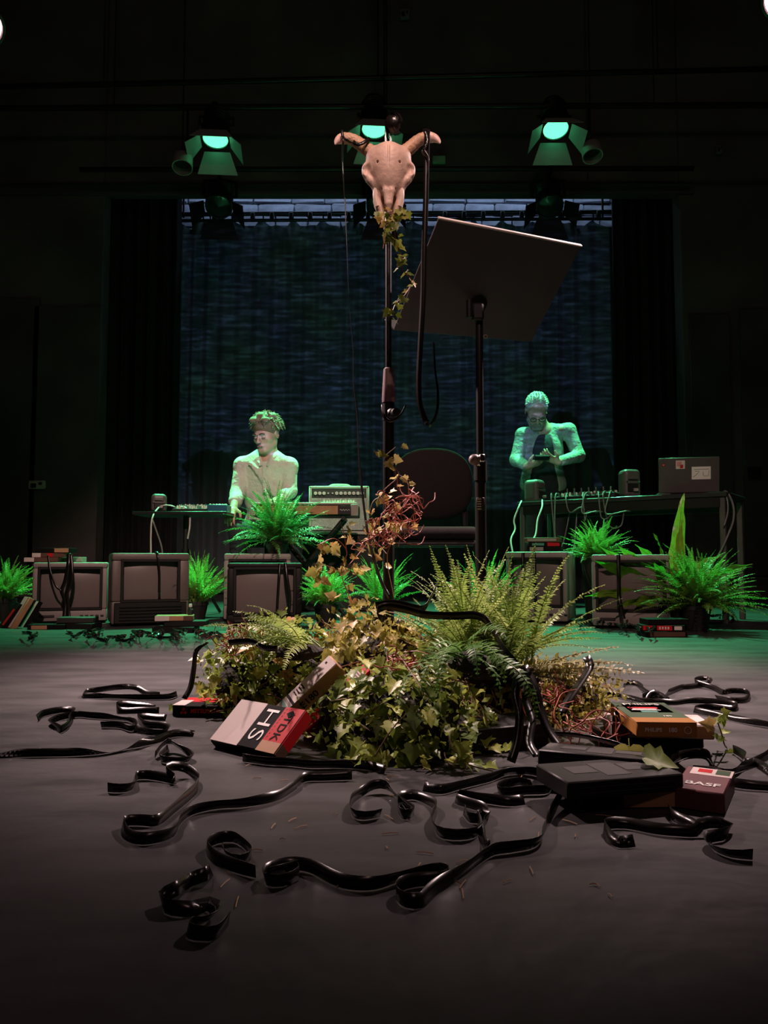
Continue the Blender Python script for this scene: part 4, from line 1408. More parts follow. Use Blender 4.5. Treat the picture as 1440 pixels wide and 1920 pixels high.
def frond_mesh(base, az, el, length, droop, pl, rng, npair=None, wid=0.24, curl=0.0, wob=0.06, k0=0.10):
    """One pinnate frond as MB: midrib and paired leaflets."""
    mb = MB()
    n = 16
    p = Vector(base)
    pts, tans = [p.copy()], []
    e, a = el, az
    da = rng.uniform(-0.25, 0.25) * 0.06
    for i in range(n):
        t = (i + 1) / n
        d = Vector((math.cos(e) * math.cos(a), math.cos(e) * math.sin(a), math.sin(e)))
        tans.append(d)
        p = p + d * (length / n)
        pts.append(p.copy())
        e -= droop / n * (0.4 + 1.2 * t)
        a += da + rng.uniform(-wob, wob) * 0.3
    tans.append(tans[-1])
    mb.tube(pts, [max(0.0006, 0.0022 * (1 - 0.8 * i / n)) for i in range(n + 1)], 4, caps=False)
    npair = npair or max(10, int(length / (pl * 0.33)))
    roll = rng.uniform(-0.5, 0.5)
    for q in range(npair):
        t = k0 + (1 - k0) * (q + 0.5) / npair
        x = t * n
        i = min(int(x), n - 1)
        f = x - i
        c = pts[i].lerp(pts[i + 1], f)
        d = tans[i]
        up = Vector((0, 0, 1)) if abs(d.z) < 0.94 else Vector((math.cos(az), math.sin(az), 0)) * -1
        s = d.cross(up).normalized()
        nn = s.cross(d).normalized()
        s = (s * math.cos(roll) + nn * math.sin(roll)).normalized()
        nn = s.cross(d).normalized()
        prof = min(1.0, (t - k0 * 0.6) * 5.5) * (1 - ((t - 0.25) / 0.75) ** 1.7 * 0.88 if t > 0.25 else 1.0)
        L = pl * max(0.1, prof) * rng.uniform(0.86, 1.1)
        w = max(0.0022, pl * wid * (0.55 + 0.45 * prof))
        for sg in (-1, 1):
            if rng.random() < 0.03:
                continue
            dr = (s * sg * 0.95 + d * rng.uniform(0.02, 0.42) - nn * rng.uniform(-0.25, 0.38)).normalized()
            wd = (d - dr * d.dot(dr)).normalized()
            b0 = c
            m0 = b0 + dr * L * 0.45 + nn * (L * 0.05)
            tip = b0 + dr * L - nn * L * 0.10
            mb.add([b0 - wd * w * 0.42, b0 + wd * w * 0.42, m0 + wd * w * 0.45, tip, m0 - wd * w * 0.45], [(0, 1, 2, 4), (4, 2, 3)])
    return mb


def fern(label, base, n, length, pl, mt, seed, el=(25, 85), droop=(0.5, 1.5), az=None, pot=None, name='fern', cat='fern', group=None, rad=0.04, lenj=0.3, wid=0.24):
    rng = random.Random(seed)
    base = Vector(base)
    t = thing(name, label, cat, base, group=group)
    for i in range(n):
        a = math.radians(rng.uniform(*az)) if az else 2 * math.pi * (i / n) + rng.uniform(-.3, .3)
        u = (i * 0.618) % 1
        e = math.radians(el[0] + (el[1] - el[0]) * u)
        L = length * (1 - lenj * rng.random())
        b = base + Vector((rng.uniform(-rad, rad), rng.uniform(-rad, rad), rng.uniform(0, 0.01)))
        frond_mesh(b, a, e, L, rng.uniform(*droop), pl, rng, wid=wid).build('frond', mt, t, sharp=0)
    if pot:
        r, h = pot
        MB().lathe([(0, -h), (r * 0.72, -h), (r, -0.012), (r * 1.06, -0.012), (r * 1.06, 0.01), (r * 0.94, 0.01), (r * 0.9, -0.02), (0, -0.02)], c=base, n=20).build('pot', M_pot, t)
    else:
        MB().ell(base - Vector((0, 0, 0.008)), (rad * 1.1, rad * 1.1, 0.022), nu=10, nv=6).build('root_crown', M_soil, t)
    return t


def ferng(label, px, Y, n, length, pl, mt, seed, h=0.11, z=0.0, **kw):
    p = pix(px, 1100, Y)
    return fern(label, (p.x, Y, z + h), n, length, pl, mt, seed, pot=(0.07, h), **kw)


ferng('green fern beyond the far left television, cut by the frame', 8, 4.75, 80, 0.33, 0.024, M_fern, 21, 0.12, el=(25, 88), droop=(0.3, 1.2))
ferng('upright bright green fern between the brown and black-framed televisions', 368, 4.62, 110, 0.33, 0.022, M_fern, 22, 0.11, el=(30, 89), droop=(0.15, 0.9))
p = pix(520, 1040, 4.78)
fern('big dark green fern on the pale television, before the seated musician', (p.x, 4.78, 0.407 + 0.07), 110, 0.42, 0.030, M_fernd, 23, el=(4, 86), droop=(0.3, 1.3), pot=(0.075, 0.07))
ferng('green fern on the floor right of the black-framed television', 612, 4.35, 80, 0.30, 0.023, M_fern, 24, 0.11, el=(20, 86), droop=(0.4, 1.3))
ferng('bright fern behind the stands, left of the chair legs', 716, 4.45, 50, 0.36, 0.022, M_fern, 25, 0.10, el=(35, 88), droop=(0.2, 1.2))
ferng('bright fern behind the music stand pole, right of the chair legs', 915, 4.55, 50, 0.36, 0.022, M_fern, 26, 0.10, el=(35, 88), droop=(0.2, 1.0))
p = pix(1117, 1040, 4.62)
fern('bushy bright fern in a tall black pot before the long table', (p.x, 4.62, 0.375), 120, 0.27, 0.022, M_fern, 27, el=(12, 88), droop=(0.3, 1.2), pot=(0.085, 0.375))
ferng('broad green fern at the far right of the stage', 1305, 4.0, 150, 0.39, 0.025, M_fern, 28, 0.12, el=(6, 86), droop=(0.3, 1.1))


# strap-leaved plant
def strap_leaf(base, az, el, L, droop, w, rng, wave=0.008, curl=0.0, roll=0.0):
    rows = []
    n = 18
    p = Vector(base)
    e = el
    for i in range(n + 1):
        t = i / n
        d = Vector((math.cos(e) * math.cos(az), math.cos(e) * math.sin(az), math.sin(e)))
        s = Vector((-math.sin(az), math.cos(az), 0))
        nn = s.cross(d)
        s, nn = s * math.cos(roll) + nn * math.sin(roll), nn * math.cos(roll) - s * math.sin(roll)
        ww = w * (min(1, 0.35 + t * 1.7)) * (1 - max(0, (t - 0.42) / 0.58) ** 1.7 * 0.96) * (1 + 0.05 * math.sin(i * 1.9))
        row = []
        for q in (-1, -0.5, 0, 0.5, 1):
            row.append(p + s * ww * q - nn * (0.16 * ww * (1 - abs(q)) - wave * abs(q) * math.sin(i * 1.5 + q * 2)))
        rows.append(row)
        p = p + d * (L / n)
        e -= droop / n * (0.3 + 1.4 * t) + (curl / n * max(0, t - 0.75) * 8)
    mb = MB()
    mb.grid(rows)
    mb.tube([r[2] for r in rows], [0.004 * (1 - 0.8 * i / n) for i in range(n + 1)], 5, caps=False)
    return mb


rg = random.Random(31)
sb = pix(1266, 1120, 4.15)
sp_ = thing('strap_leaf_plant', 'plant with long tongue-shaped leaves at right before the table', 'plant', (sb.x, 4.15, 0.14))
B0 = Vector((sb.x, 4.15, 0.14))
for az, el, L, dr, w, cu_, ro in ((25, 82, 0.60, 0.05, 0.042, 1.8, -65), (10, 84, 0.46, 0.0, 0.034, 2.6, -75), (178, 50, 0.42, 0.20, 0.046, 0, -55), (184, 34, 0.48, 0.35, 0.048, 0, -60), (182, 14, 0.48, 0.55, 0.036, 0, -60), (168, 66, 0.38, 0.5, 0.040, 1.8, -50),
                              (190, 60, 0.36, 0.7, 0.040, 0.5, -45), (230, 50, 0.34, 0.6, 0.040, 0, -20), (270, 58, 0.30, 0.9, 0.038, 0, 0), (310, 45, 0.36, 0.8, 0.038, 0, 20), (352, 38, 0.46, 0.6, 0.036, 0, -55), (12, 55, 0.40, 0.8, 0.036, 0.6, -55), (120, 78, 0.40, 0.3, 0.034, 2.6, -30), (196, 6, 0.38, 0.5, 0.032, 0, -60), (255, 24, 0.25, 0.9, 0.034, 0, -10), (176, 40, 0.50, 0.15, 0.034, 0, -60)):
    strap_leaf(B0 + Vector((rg.uniform(-.02, .02), rg.uniform(-.02, .02), 0)), math.radians(az), math.radians(el), L, dr, w, rg, curl=cu_, roll=math.radians(ro)).build('leaf', M_strap, sp_, sharp=0)
MB().lathe([(0, -0.14), (0.07, -0.14), (0.1, -0.01), (0.106, 0.0), (0.096, 0.004), (0.09, -0.02), (0, -0.02)], c=B0, n=20).build('pot', M_pot, sp_)

# ------------------------------------------------------------------ ivy
LEAF_OUT = [(0.0, 0.0), (0.16, -0.13), (0.36, -0.12), (0.50, 0.02), (0.40, 0.20), (0.62, 0.36), (0.34, 0.46), (0.24, 0.66), (0.0, 1.0)]


def ivy_leaf_mesh(rng, m, lob=1.0):
    pts = [(x * lob * rng.uniform(.9, 1.1), y * rng.uniform(.94, 1.06)) for x, y in LEAF_OUT]
    out = pts + [(-x * rng.uniform(.9, 1.1), y) for x, y in pts[-2:0:-1]]
    fold, cup = rng.uniform(0.1, 0.35), rng.uniform(-0.25, 0.3)
    vs = [Vector((0, 0.34, -0.02))]
    for x, y in out:
        vs.append(Vector((x, y, fold * abs(x) - cup * (y - 0.3) ** 2 + rng.uniform(-.03, .03))))
    n = len(out)
    mb = MB()
    mb.add(vs, [(0, 1 + i, 1 + (i + 1) % n) for i in range(n)])
    mb.tube([(0, 0.02, 0), (0, -0.35, -0.06)], 0.018, 4, caps=False)
    o = mb.build('leaf', m, None, world=False, sharp=0)
    me = o.data
    bpy.data.objects.remove(o)
    return me


def blocks_box(pos, margin=0.032):
    """True where a leaf would lie over the face of the standing cassette boxes."""
    for b in (e1, hs):
        q = pos - b.A
        a, c, d = q.dot(b.u), q.dot(b.v), q.dot(b.n)
        if -0.02 < a < b.L + 0.012 and -margin < c < b.S + margin and -b.T - 0.01 < d < margin * 1.4:
            return True
    return False


def put_leaf(root, inv, meshes, pos, nrm, tip, size, rng):
    if blocks_box(pos):
        return None
    nrm = nrm.normalized()
    tip = (tip - nrm * tip.dot(nrm))
    tip = tip.normalized() if tip.length > 1e-4 else nrm.orthogonal().normalized()
    x = tip.cross(nrm)
    M = Matrix((x, tip, nrm)).transposed().to_4x4()
    M = Matrix.Translation(pos) @ M @ Matrix.Scale(size, 4)
    o = bpy.data.objects.new('leaf', rng.choice(meshes))
    COL.objects.link(o)
    o.parent = root
    o.matrix_basis = inv @ M
    return o


def jit(rng, s):
    return Vector((rng.gauss(0, s), rng.gauss(0, s), rng.gauss(0, s)))


def ivy_mound(label, c, r, n, mt, seed, size=(0.022, 0.038), fill=500, mt_fill=None, trail=6, front=0.6, core=0.80, lumps=0.16):
    """A mound of ivy on the floor: leaves over a lumpy half-ellipsoid, stems inside, filler sprigs between."""
    rng = random.Random(seed)
    c = Vector(c)
    t = thing('ivy_plant', label, 'ivy', c)
    inv = W(t).inverted()
    meshes = [ivy_leaf_mesh(rng, mt, l) for l in (1.0, 0.85, 1.1, 0.95)]
    ph = [rng.uniform(0, 6) for _ in range(6)]

    def surf(a, z, k=1.0):
        # a azimuth, z in 0..1 sine of the elevation
        q = math.sqrt(max(0, 1 - z * z))
        lum = 1 + lumps * (math.sin(3 * a + ph[0]) * math.cos(4 * z + ph[1]) + 0.6 * math.sin(7 * a + 5 * z + ph[2]))
        return c + Vector((r[0] * q * math.cos(a), r[1] * q * math.sin(a), r[2] * z)) * lum * k, Vector((q * math.cos(a) / r[0], q * math.sin(a) / r[1], z / r[2])).normalized()

    for i in range(n):
        a = rng.uniform(math.pi, 2 * math.pi) if rng.random() < front else rng.uniform(0, 2 * math.pi)
        z = rng.uniform(0.03, 1.0)
        p, nn = surf(a, z, rng.uniform(0.84, 1.06))
        nn = (nn + Vector((0, -0.25, 0.35)) + jit(rng, 0.42))
        tip = Vector((nn.x, nn.y - 0.2, -0.7)) + jit(rng, 0.5)
        if p.z < 0.012:
            p.z = 0.012
        put_leaf(t, inv, meshes, p, nn, tip, rng.uniform(*size), rng)
    # trailing runners along the floor
    st = MB()
    for k in range(trail):
        a = rng.uniform(math.pi * 1.02, math.pi * 1.98)
        p, nn = surf(a, 0.15, 0.95)
        d = Vector((math.cos(a), math.sin(a), 0))
        L = rng.uniform(0.03, 0.08)
        pts = [p, p + d * L * 0.5 + Vector((0, 0, -p.z * 0.6)), p + d * L + Vector((rng.uniform(-.03, .03), 0, -p.z + 0.006))]
        pts = catmull(pts, 0.01)
        st.tube(pts, 0.0012, 5)
        for q in pts[2::2]:
            put_leaf(t, inv, meshes, q + Vector((0, 0, 0.008)), Vector((0, -.3, 1)) + jit(rng, .4), d + jit(rng, .7), rng.uniform(*size) * 0.8, rng)
    for k in range(26):
        a, z = rng.uniform(0, 2 * math.pi), rng.uniform(0.1, 1)
        p, _ = surf(a, z, 1.02)
        q, _ = surf(a + rng.uniform(-.7, .7), max(0.05, z - rng.uniform(.1, .5)), 1.0)
        o_ = c + Vector((rng.uniform(-.5, .5) * r[0], rng.uniform(-.5, .5) * r[1], r[2] * 0.4))
        st.tube(catmull([o_, (o_ + p) / 2 + jit(rng, .02), p, q], 0.02), 0.0013, 5)
    st.build('stems', M_stem, t, kind='stuff')
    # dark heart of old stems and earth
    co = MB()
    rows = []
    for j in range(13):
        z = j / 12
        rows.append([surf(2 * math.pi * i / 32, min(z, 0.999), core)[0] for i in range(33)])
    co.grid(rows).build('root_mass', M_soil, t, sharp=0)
    # small filler foliage
    fm = MB()
    for i in range(fill):
        a = rng.uniform(math.pi, 2 * math.pi) if rng.random() < front else rng.uniform(0, 2 * math.pi)
        p, nn = surf(a, rng.uniform(0.02, 1), rng.uniform(0.78, 1.03))
        p.z = max(p.z, 0.006)
        d = (nn + jit(rng, 0.7) + Vector((0, 0, 0.3))).normalized()
        s = d.orthogonal().normalized()
        s = (s * math.cos(i) + d.cross(s) * math.sin(i)).normalized()
        L = rng.uniform(0.009, 0.021)
        w = L * rng.uniform(0.2, 0.42)
        fm.add([p, p + d * L * .5 + s * w, p + d * L, p + d * L * .5 - s * w], [(0, 1, 2, 3)])
    fm.build('sprigs', mt_fill or mt, t, sharp=0, kind='stuff')
    return t


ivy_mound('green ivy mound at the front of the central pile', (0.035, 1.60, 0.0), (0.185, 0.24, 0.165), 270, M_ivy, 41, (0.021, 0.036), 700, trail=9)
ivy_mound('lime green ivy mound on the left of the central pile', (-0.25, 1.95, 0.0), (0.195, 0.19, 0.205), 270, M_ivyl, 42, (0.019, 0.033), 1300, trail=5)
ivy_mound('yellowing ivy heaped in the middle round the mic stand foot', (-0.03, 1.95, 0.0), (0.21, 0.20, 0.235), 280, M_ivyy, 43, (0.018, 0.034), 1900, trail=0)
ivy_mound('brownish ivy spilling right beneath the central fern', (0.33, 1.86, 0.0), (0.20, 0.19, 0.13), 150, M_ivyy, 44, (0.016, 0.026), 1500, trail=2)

# the central fern
cb_ = pix(915, 1225, 1.78)
fern('large olive fern rising from the right of the central pile', (cb_.x, 1.78, 0.11), 150, 0.30, 0.0225, M_fernc, 51, el=(28, 90), droop=(0.15, 0.85), rad=0.085, lenj=0.4)
lf = pix(560, 1215, 1.72)
fern('smaller fern with low arching fronds on the left of the pile', (lf.x, 1.72, 0.17), 22, 0.20, 0.022, M_fernc, 52, el=(10, 50), droop=(0.6, 1.4), az=(130, 260), rad=0.05)
rf = pix(985, 1255, 1.66)
fern('pale fern fronds lying out to the right above the bare floor', (rf.x, 1.66, 0.12), 7, 0.27, 0.030, leafmat('pale_fern', [(0, '8a8a5c'), (1, 'b8ae84')], 0.3), 53, el=(-4, 22), droop=(0.1, 0.5), az=(-38, 14), rad=0.03, wid=0.3)
df = pix(880, 1250, 1.52)
fern('dark drooping fern fronds hanging over the front ivy', (df.x, 1.52, 0.17), 10, 0.22, 0.026, M_fernd, 54, el=(5, 50), droop=(1.4, 2.4), az=(220, 320), rad=0.04)


def vine(label, path, n, mt, seed, size=(0.02, 0.036), sp=0.03, stem=None, r=0.0014, name='ivy_vine', extra=()):
    rng = random.Random(seed)
    pts = catmull(path, 0.008)
    t = thing(name, label, 'ivy', pts[-1] if pts[-1].z < pts[0].z else pts[0])
    inv = W(t).inverted()
    meshes = [ivy_leaf_mesh(rng, mt, l) for l in (1.0, 0.8, 1.1)]
    MB().tube(pts, r, 5).build('stem', stem or M_stem, t)
    for e in extra:
        MB().tube(catmull(e, 0.008), r * 0.8, 5).build('side_stem', stem or M_stem, t)
    allp = pts + [q for e in extra for q in catmull(e, 0.008)]
    for i in range(n):
        q = allp[int(rng.random() * len(allp))]
        off = jit(rng, sp)
        nn = Vector((0, -0.9, 0.35)) + jit(rng, 0.55)
        put_leaf(t, inv, meshes, q + off * 0.6, nn, Vector((off.x * 20, off.y * 10, -0.5)) + jit(rng, 0.4), rng.uniform(*size), rng)
    return t


VY = 2.02
vine('yellow-brown ivy climbing the lower mic stand pole beside the amplifier', [pix(738, 1120, VY), pix(726, 1040, VY), pix(752, 985, VY - .02), pix(716, 930, VY), pix(748, 890, VY - .02), pix(722, 860, VY), pix(742, 838, VY - .02)], 34, M_ivyy, 61, (0.017, 0.030), 0.022, M_stem,
     extra=([pix(716, 930, VY), pix(700, 940, VY), pix(692, 965, VY)], [pix(748, 890, VY), pix(764, 905, VY), pix(766, 935, VY)], [pix(726, 1040, VY), pix(700, 1010, VY), pix(680, 985, VY)]))
vine('dry reddish ivy runners reaching up left of the mic stand pole', [pix(660, 1130, VY), pix(640, 1075, VY), pix(650, 1035, VY), pix(628, 1010, VY), pix(600, 1020, VY)], 44, M_ivyy, 62, (0.017, 0.030), 0.05, M_stemred,
     extra=([pix(640, 1075, VY), pix(680, 1030, VY), pix(700, 1000, VY), pix(720, 985, VY)], [pix(650, 1035, VY), pix(645, 1000, VY), pix(640, 985, VY)], [pix(640, 1075, VY), pix(605, 1060, VY), pix(590, 1090, VY)]))
SY = 2.02
vine('variegated ivy garland hanging from the skull muzzle', [pix(722, 402, SY - .05), pix(738, 425, SY - .06), pix(742, 450, SY - .05), pix(752, 480, SY - .05), pix(756, 508, SY - .04), pix(772, 525, SY - .04), pix(762, 550, SY - .04), pix(742, 570, SY - .03), pix(734, 592, SY - .03)], 52, M_ivyg, 63, (0.016, 0.031), 0.010, M_stemred,
     extra=([pix(726, 412, SY - .05), pix(722, 440, SY - .05), pix(718, 466, SY - .05)], [pix(730, 402, SY - .06), pix(750, 398, SY - .06), pix(762, 404, SY - .06)], [pix(724, 400, SY - .06), pix(712, 404, SY - .06)]))


# tangles of thin red stems
def tangle(label, px, py, Y, rad, n, seed, m, thick=0.0011, flat=0.6):
    rng = random.Random(seed)
    c = pix(px, py, Y)
    t = thing('stem_tangle', label, 'dry stems', c)
    for k in range(n):
        p = c + Vector((rng.gauss(0, rad * .5), rng.gauss(0, rad * .3), rng.gauss(0, rad * .5 * flat)))
        pts = [p]
        d = jit(rng, 1).normalized()
        for i in range(rng.randint(4, 8)):
            d = (d + jit(rng, 0.7) + (c - p) * (0.9 / rad) * 0.5).normalized()
            p = p + d * rad * 0.42
            p.z = max(p.z, 0.004)
            pts.append(p)
        MB().tube(catmull(pts, 0.006), thick * rng.uniform(.7, 1.3), 5).build('stem', m, t)
    return t


tangle('tangle of thin red stems round the pole over the chair seat', 752, 960, 1.98, 0.05, 34, 71, M_stemred, flat=1.5)
tangle('tangle of thin red stems left of the pole at seat height', 712, 1002, 1.97, 0.04, 20, 72, M_stemred, flat=.5)
tangle('clump of red stems on the left shoulder of the pile', 446, 1196, 1.70, 0.04, 26, 73, M_stemred)
tangle('clump of red stems at the right foot of the fern', 1040, 1300, 1.55, 0.036, 18, 74, M_stemred, flat=.9)
tangle('dry reddish stems lying on the floor behind the bare cassettes', 1120, 1378, 1.42, 0.07, 14, 75, M_stemred, flat=.2)
tangle('dry red stems showing in the middle of the front ivy', 770, 1240, 1.52, 0.04, 16, 76, M_stemred)

# loose leaves near the right-hand boxes
rl = random.Random(8)
lm_ = [ivy_leaf_mesh(rl, M_ivy, 1.05)]


def loose_leaf(label, px, py, z, size, nrm, tip, m=None):
    p = flo(px, py, z)
    me = lm_[0].copy()
    me.materials.clear()
    me.materials.append(m or M_ivy)
    nrm, tip = Vector(nrm).normalized(), Vector(tip)
    tip = (tip - nrm * tip.dot(nrm)).normalized()
    o = bpy.data.objects.new('fallen_ivy_leaf', me)
    COL.objects.link(o)
    o.matrix_basis = Matrix.Translation(p) @ Matrix((tip.cross(nrm), tip, nrm)).transposed().to_4x4() @ Matrix.Scale(size, 4)
    return tag(o, label, 'leaf')


loose_leaf('large lime green ivy leaf lying over the big bare cassette', 1212, 1420, 0.06, 0.050, (0.1, -0.4, 0.8), (0.9, -0.3, -0.2), M_ivyl)
loose_leaf('green ivy leaf standing against the pile under the amber box', 1180, 1402, 0.05, 0.044, (-0.2, -0.9, 0.3), (0.0, 0, -1), M_ivyl)
loose_leaf('single pale ivy leaf fallen in front of the ivy', 850, 1418, 0.008, 0.030, (0.1, -0.3, 1), (1, 0.1, 0), M_ivyl)
vine('limp ivy sprig draped over the right end of the pale box', [flo(1352, 1340, 0.06), flo(1345, 1350, 0.075), flo(1352, 1372, 0.05), flo(1358, 1395, 0.02), flo(1362, 1402, 0.006)], 8, M_ivyl, 65, (0.016, 0.028), 0.008, M_gstem, name='ivy_sprig')
# a short cut tube lying by the red stems
a_, b_ = flo(1050, 1302, 0.03), flo(1093, 1318, 0.018)
tu_ = thing('cardboard_tube', 'short dark tube lying among red stems right of the fern', 'tube', (a_ + b_) / 2)
ax_ = (b_ - a_).to_track_quat('Z', 'Y').to_matrix()
MB().lathe([(0.0165, 0), (0.0165, 0.10), (0.0135, 0.10), (0.0135, 0.0), (0.0165, 0)], c=a_, n=18, R=ax_).build('wall', mat('maroon_tube', (0.09, 0.05, 0.055), 0.4), tu_)
MB().lathe([(0.0169, 0.088), (0.0169, 0.101), (0.0130, 0.101)], c=a_, n=18, R=ax_).build('rim', M_grcard, tu_)
# straw and crumbs on the floor
lt_ = MB()
for i in range(46):
    px, py = rl.uniform(420, 1150), rl.uniform(1430, 1700)
    p = flo(px, py, 0.002)
    a = rl.uniform(0, 6.3)
    L = rl.uniform(0.003, 0.013)
    d = Vector((math.cos(a), math.sin(a), 0))
    lt_.tube([p - d * L, p + Vector((0, 0, 0.001)), p + d * L], 0.0007, 4)
o = lt_.build('plant_litter', mat('dry_straw', (0.30, 0.17, 0.09), 0.7), None)
tag(o, 'scattered straw and leaf crumbs on the floor before the ivy', 'litter', None, 'stuff')
# ------------------------------------------------------------------ skull on its stand
M_bone = mat('bone', (0.60, 0.41, 0.335), 0.5, var=0.14, vscale=22, bump=0.12, bscale=90)
M_bonep = mat('pale_bone', (0.74, 0.58, 0.50), 0.5, var=0.1, vscale=22)
M_horn = mat('horn', (0.46, 0.27, 0.17), 0.5, var=0.22, vscale=26, bump=0.25, bscale=130)
M_hornt = mat('pale_horn_tip', (0.72, 0.48, 0.42), 0.4, var=0.1, vscale=26)
SKY_ = 2.06
so = pix(728.5, 269, SKY_)     # crown
sk = thing('animal_skull', 'horned animal skull mounted on top of the tall stand', 'skull', so - Vector((0, 0, 0.25)))
mmx = 0.3275e-3 * 1.0


def kp_(cx, cy, d=0.0):
    """crop pixel -> world around the crown"""
    return so + Vector(((cx - 650) * mmx, d, -(cy - 390) * mmx))


S = SDF(so + Vector((-.10, -.09, -.27)), so + Vector((.10, .12, .03)), 0.0022)
S.ell(kp_(650, 500, .036), (.047, .058, .042), k=0)
S.ell(kp_(650, 455, .030), (.030, .045, .022), k=.02)
S.ell(kp_(650, 560, .010), (.050, .040, .050), k=.03)
S.ell(kp_(650, 660, .006), (.040, .034, .046), k=.025)
S.ell(kp_(650, 740, .010), (.036, .026, .030), k=.02)
for s in (-1, 1):
    S.cone(kp_(650 + s * 80, 490, .022), kp_(650 + s * 128, 438, .026), .024, .019, k=.02)      # horn cores
    S.ell(kp_(650 + s * 120, 530, .022), (.022, .030, .030), k=.018)
    S.ell(kp_(650 + s * 142, 610, .020), (.018, .026, .026), k=.014)                              # orbit mass
    S.chain([kp_(650 + s * 160, 535, .010), kp_(650 + s * 190, 590, .004), kp_(650 + s * 192, 650, .004), kp_(650 + s * 160, 705, .004)], [.007, .0075, .0075, .007], k=.008)
    S.cone(kp_(650 + s * 155, 705, .010), kp_(650 + s * 100, 755, .012), .009, .013, k=.012)
    S.chain([kp_(650 + s * 88, 740, .014), kp_(650 + s * 98, 820, .012), kp_(650 + s * 84, 930, .012)], [.0155, .0105, .0085], k=.007)    # maxilla
    S.cone(kp_(650 + s * 100, 850, .030), kp_(650 + s * 86, 930, .022), .011, .009, k=.008)
    S.cone(kp_(650 + s * 80, 900, .012), kp_(650 + s * 40, 1060, .006), .008, .0055, k=.006)    # premaxilla prongs
    S.cone(kp_(650 + s * 40, 1060, .006), kp_(650 + s * 27, 1135, .008), .0055, .004, k=.005)
    S.chain([kp_(650 + s * 28, 690, .002), kp_(650 + s * 24, 820, -.008), kp_(650 + s * 13, 930, -.010), kp_(650 + s * 4, 1000, -.008)], [.0155, .0105, .0068, .003], k=.005)   # nasal bones
    S.ell(kp_(650 + s * 186, 622, -.012), (.010, .016, .017), k=.005, sub=True)                   # socket
    S.cone(kp_(650 + s * 93, 589, -.06), kp_(650 + s * 93, 589, .02), .0032, .0032, k=.001, sub=True)
S.ell(kp_(650, 830, .036), (.030, .014, .040), k=.006)                                            # palate
for s in (-1, 1):
    S.chain([kp_(650 + s * 56, 775, -.030), kp_(650 + s * 58, 830, -.026), kp_(650 + s * 52, 930, -.020)], [.0015, .0045, .007], k=.002, sub=True)
    S.chain([kp_(650 + s * 56, 800, -.010), kp_(650 + s * 56, 860, -.008), kp_(650 + s * 50, 940, -.006)], [.002, .0045, .0065], k=.002, sub=True)
S.chain([kp_(650, 420, -.026), kp_(650, 560, -.034), kp_(650, 700, -.034), kp_(650, 800, -.030), kp_(650, 920, -.026)], [.0022] * 5, k=.002, sub=True)
S.mesh('cranium', M_bone, sk)
hornL = [(520, 440, .024), (438, 372, .028), (372, 322, .030), (310, 296, .030), (262, 296, .028)]
hornR = [(770, 440, .024), (838, 378, .028), (895, 322, .030), (955, 290, .030), (1000, 288, .028)]
tipsL = [(262, 296, .028), (232, 310, .026), (208, 336, .022), (194, 368, .018)]
tipsR = [(1000, 288, .028), (1045, 300, .026), (1075, 328, .022), (1090, 360, .018)]
for pts, tp in ((hornL, tipsL), (hornR, tipsR)):
    P = catmull([kp_(*q) for q in pts], 0.004)
    n = len(P)
    MB().tube(P, [0.0195 - 0.0045 * (i / n) + 0.0007 * math.sin(i * 2.1) for i in range(n)], 18).build('horn', M_horn, sk)
    P = catmull([kp_(*q) for q in tp], 0.003)
    n = len(P)
    MB().tube(P, [0.0151 * (1 - (i / (n - 1)) ** 1.5 * 0.9) for i in range(n)], 18).build('horn_tip', M_hornt, sk)
for s in (-1, 1):
    for k in range(4):
        MB().ell(kp_(650 + s * 106, 790 + k * 34, .030), (.006, .009, .008), nu=10, nv=6).build('tooth', M_bonep, sk)
    MB().tube(catmull([kp_(650 + s * 176, 540, .012), kp_(650 + s * 203, 580, .010), kp_(650 + s * 206, 640, .010), kp_(650 + s * 175, 705, .010)], .004), .0065, 8).build('eye_rim', M_bonep, sk)
    MB().tube(catmull([kp_(650 + s * 104, 770, .004), kp_(650 + s * 112, 850, .004), kp_(650 + s * 94, 930, .006)], .004), .0068, 8).build('cheek_bone', M_bonep, sk)

# the stand itself
px_ = so.x
mic = thing('mic_stand', 'tall black microphone stand holding up the horned skull', 'stand', (px_, SKY_ + .05, 0))
py_ = SKY_ + .055
zg0, zg1 = pix(728, 755, py_).z, pix(728, 690, py_).z
MB().cyl((px_, py_, zg1 - .01), (px_, py_, so.z - 0.09), 0.0085).build('upper_tube', M_metal, mic)
MB().cyl((px_, py_, 0.06), (px_, py_, zg0 - .03), 0.0155).build('lower_tube', M_metal, mic)
MB().lathe([(0.010, zg1), (0.014, zg1 - 0.004), (0.0185, zg0 + .012), (0.018, zg0), (0.010, zg0 - .002)], c=(px_, py_, 0), n=18).build('grip', mat('mauve_grip', (0.17, 0.10, 0.11), 0.55), mic)
MB().cyl((px_, py_, zg0), (px_, py_, zg0 - .05), 0.0165).box((px_ + .012, py_ - .02, zg0 - .035), (.03, .03, .026), bev=.006).build('clutch', M_plast, mic)
MB().cyl((px_ + .015, py_ - .03, zg0 - .036), (px_ + .022, py_ - .05, zg0 - .036), .012, n=10).build('wing_knob', M_plast, mic)
MB().cyl((px_, py_, 0.0), (px_, py_, 0.022), 0.14, 0.13, n=28).cyl((px_, py_, 0.022), (px_, py_, 0.07), 0.024, .018).build('base', M_metal, mic)
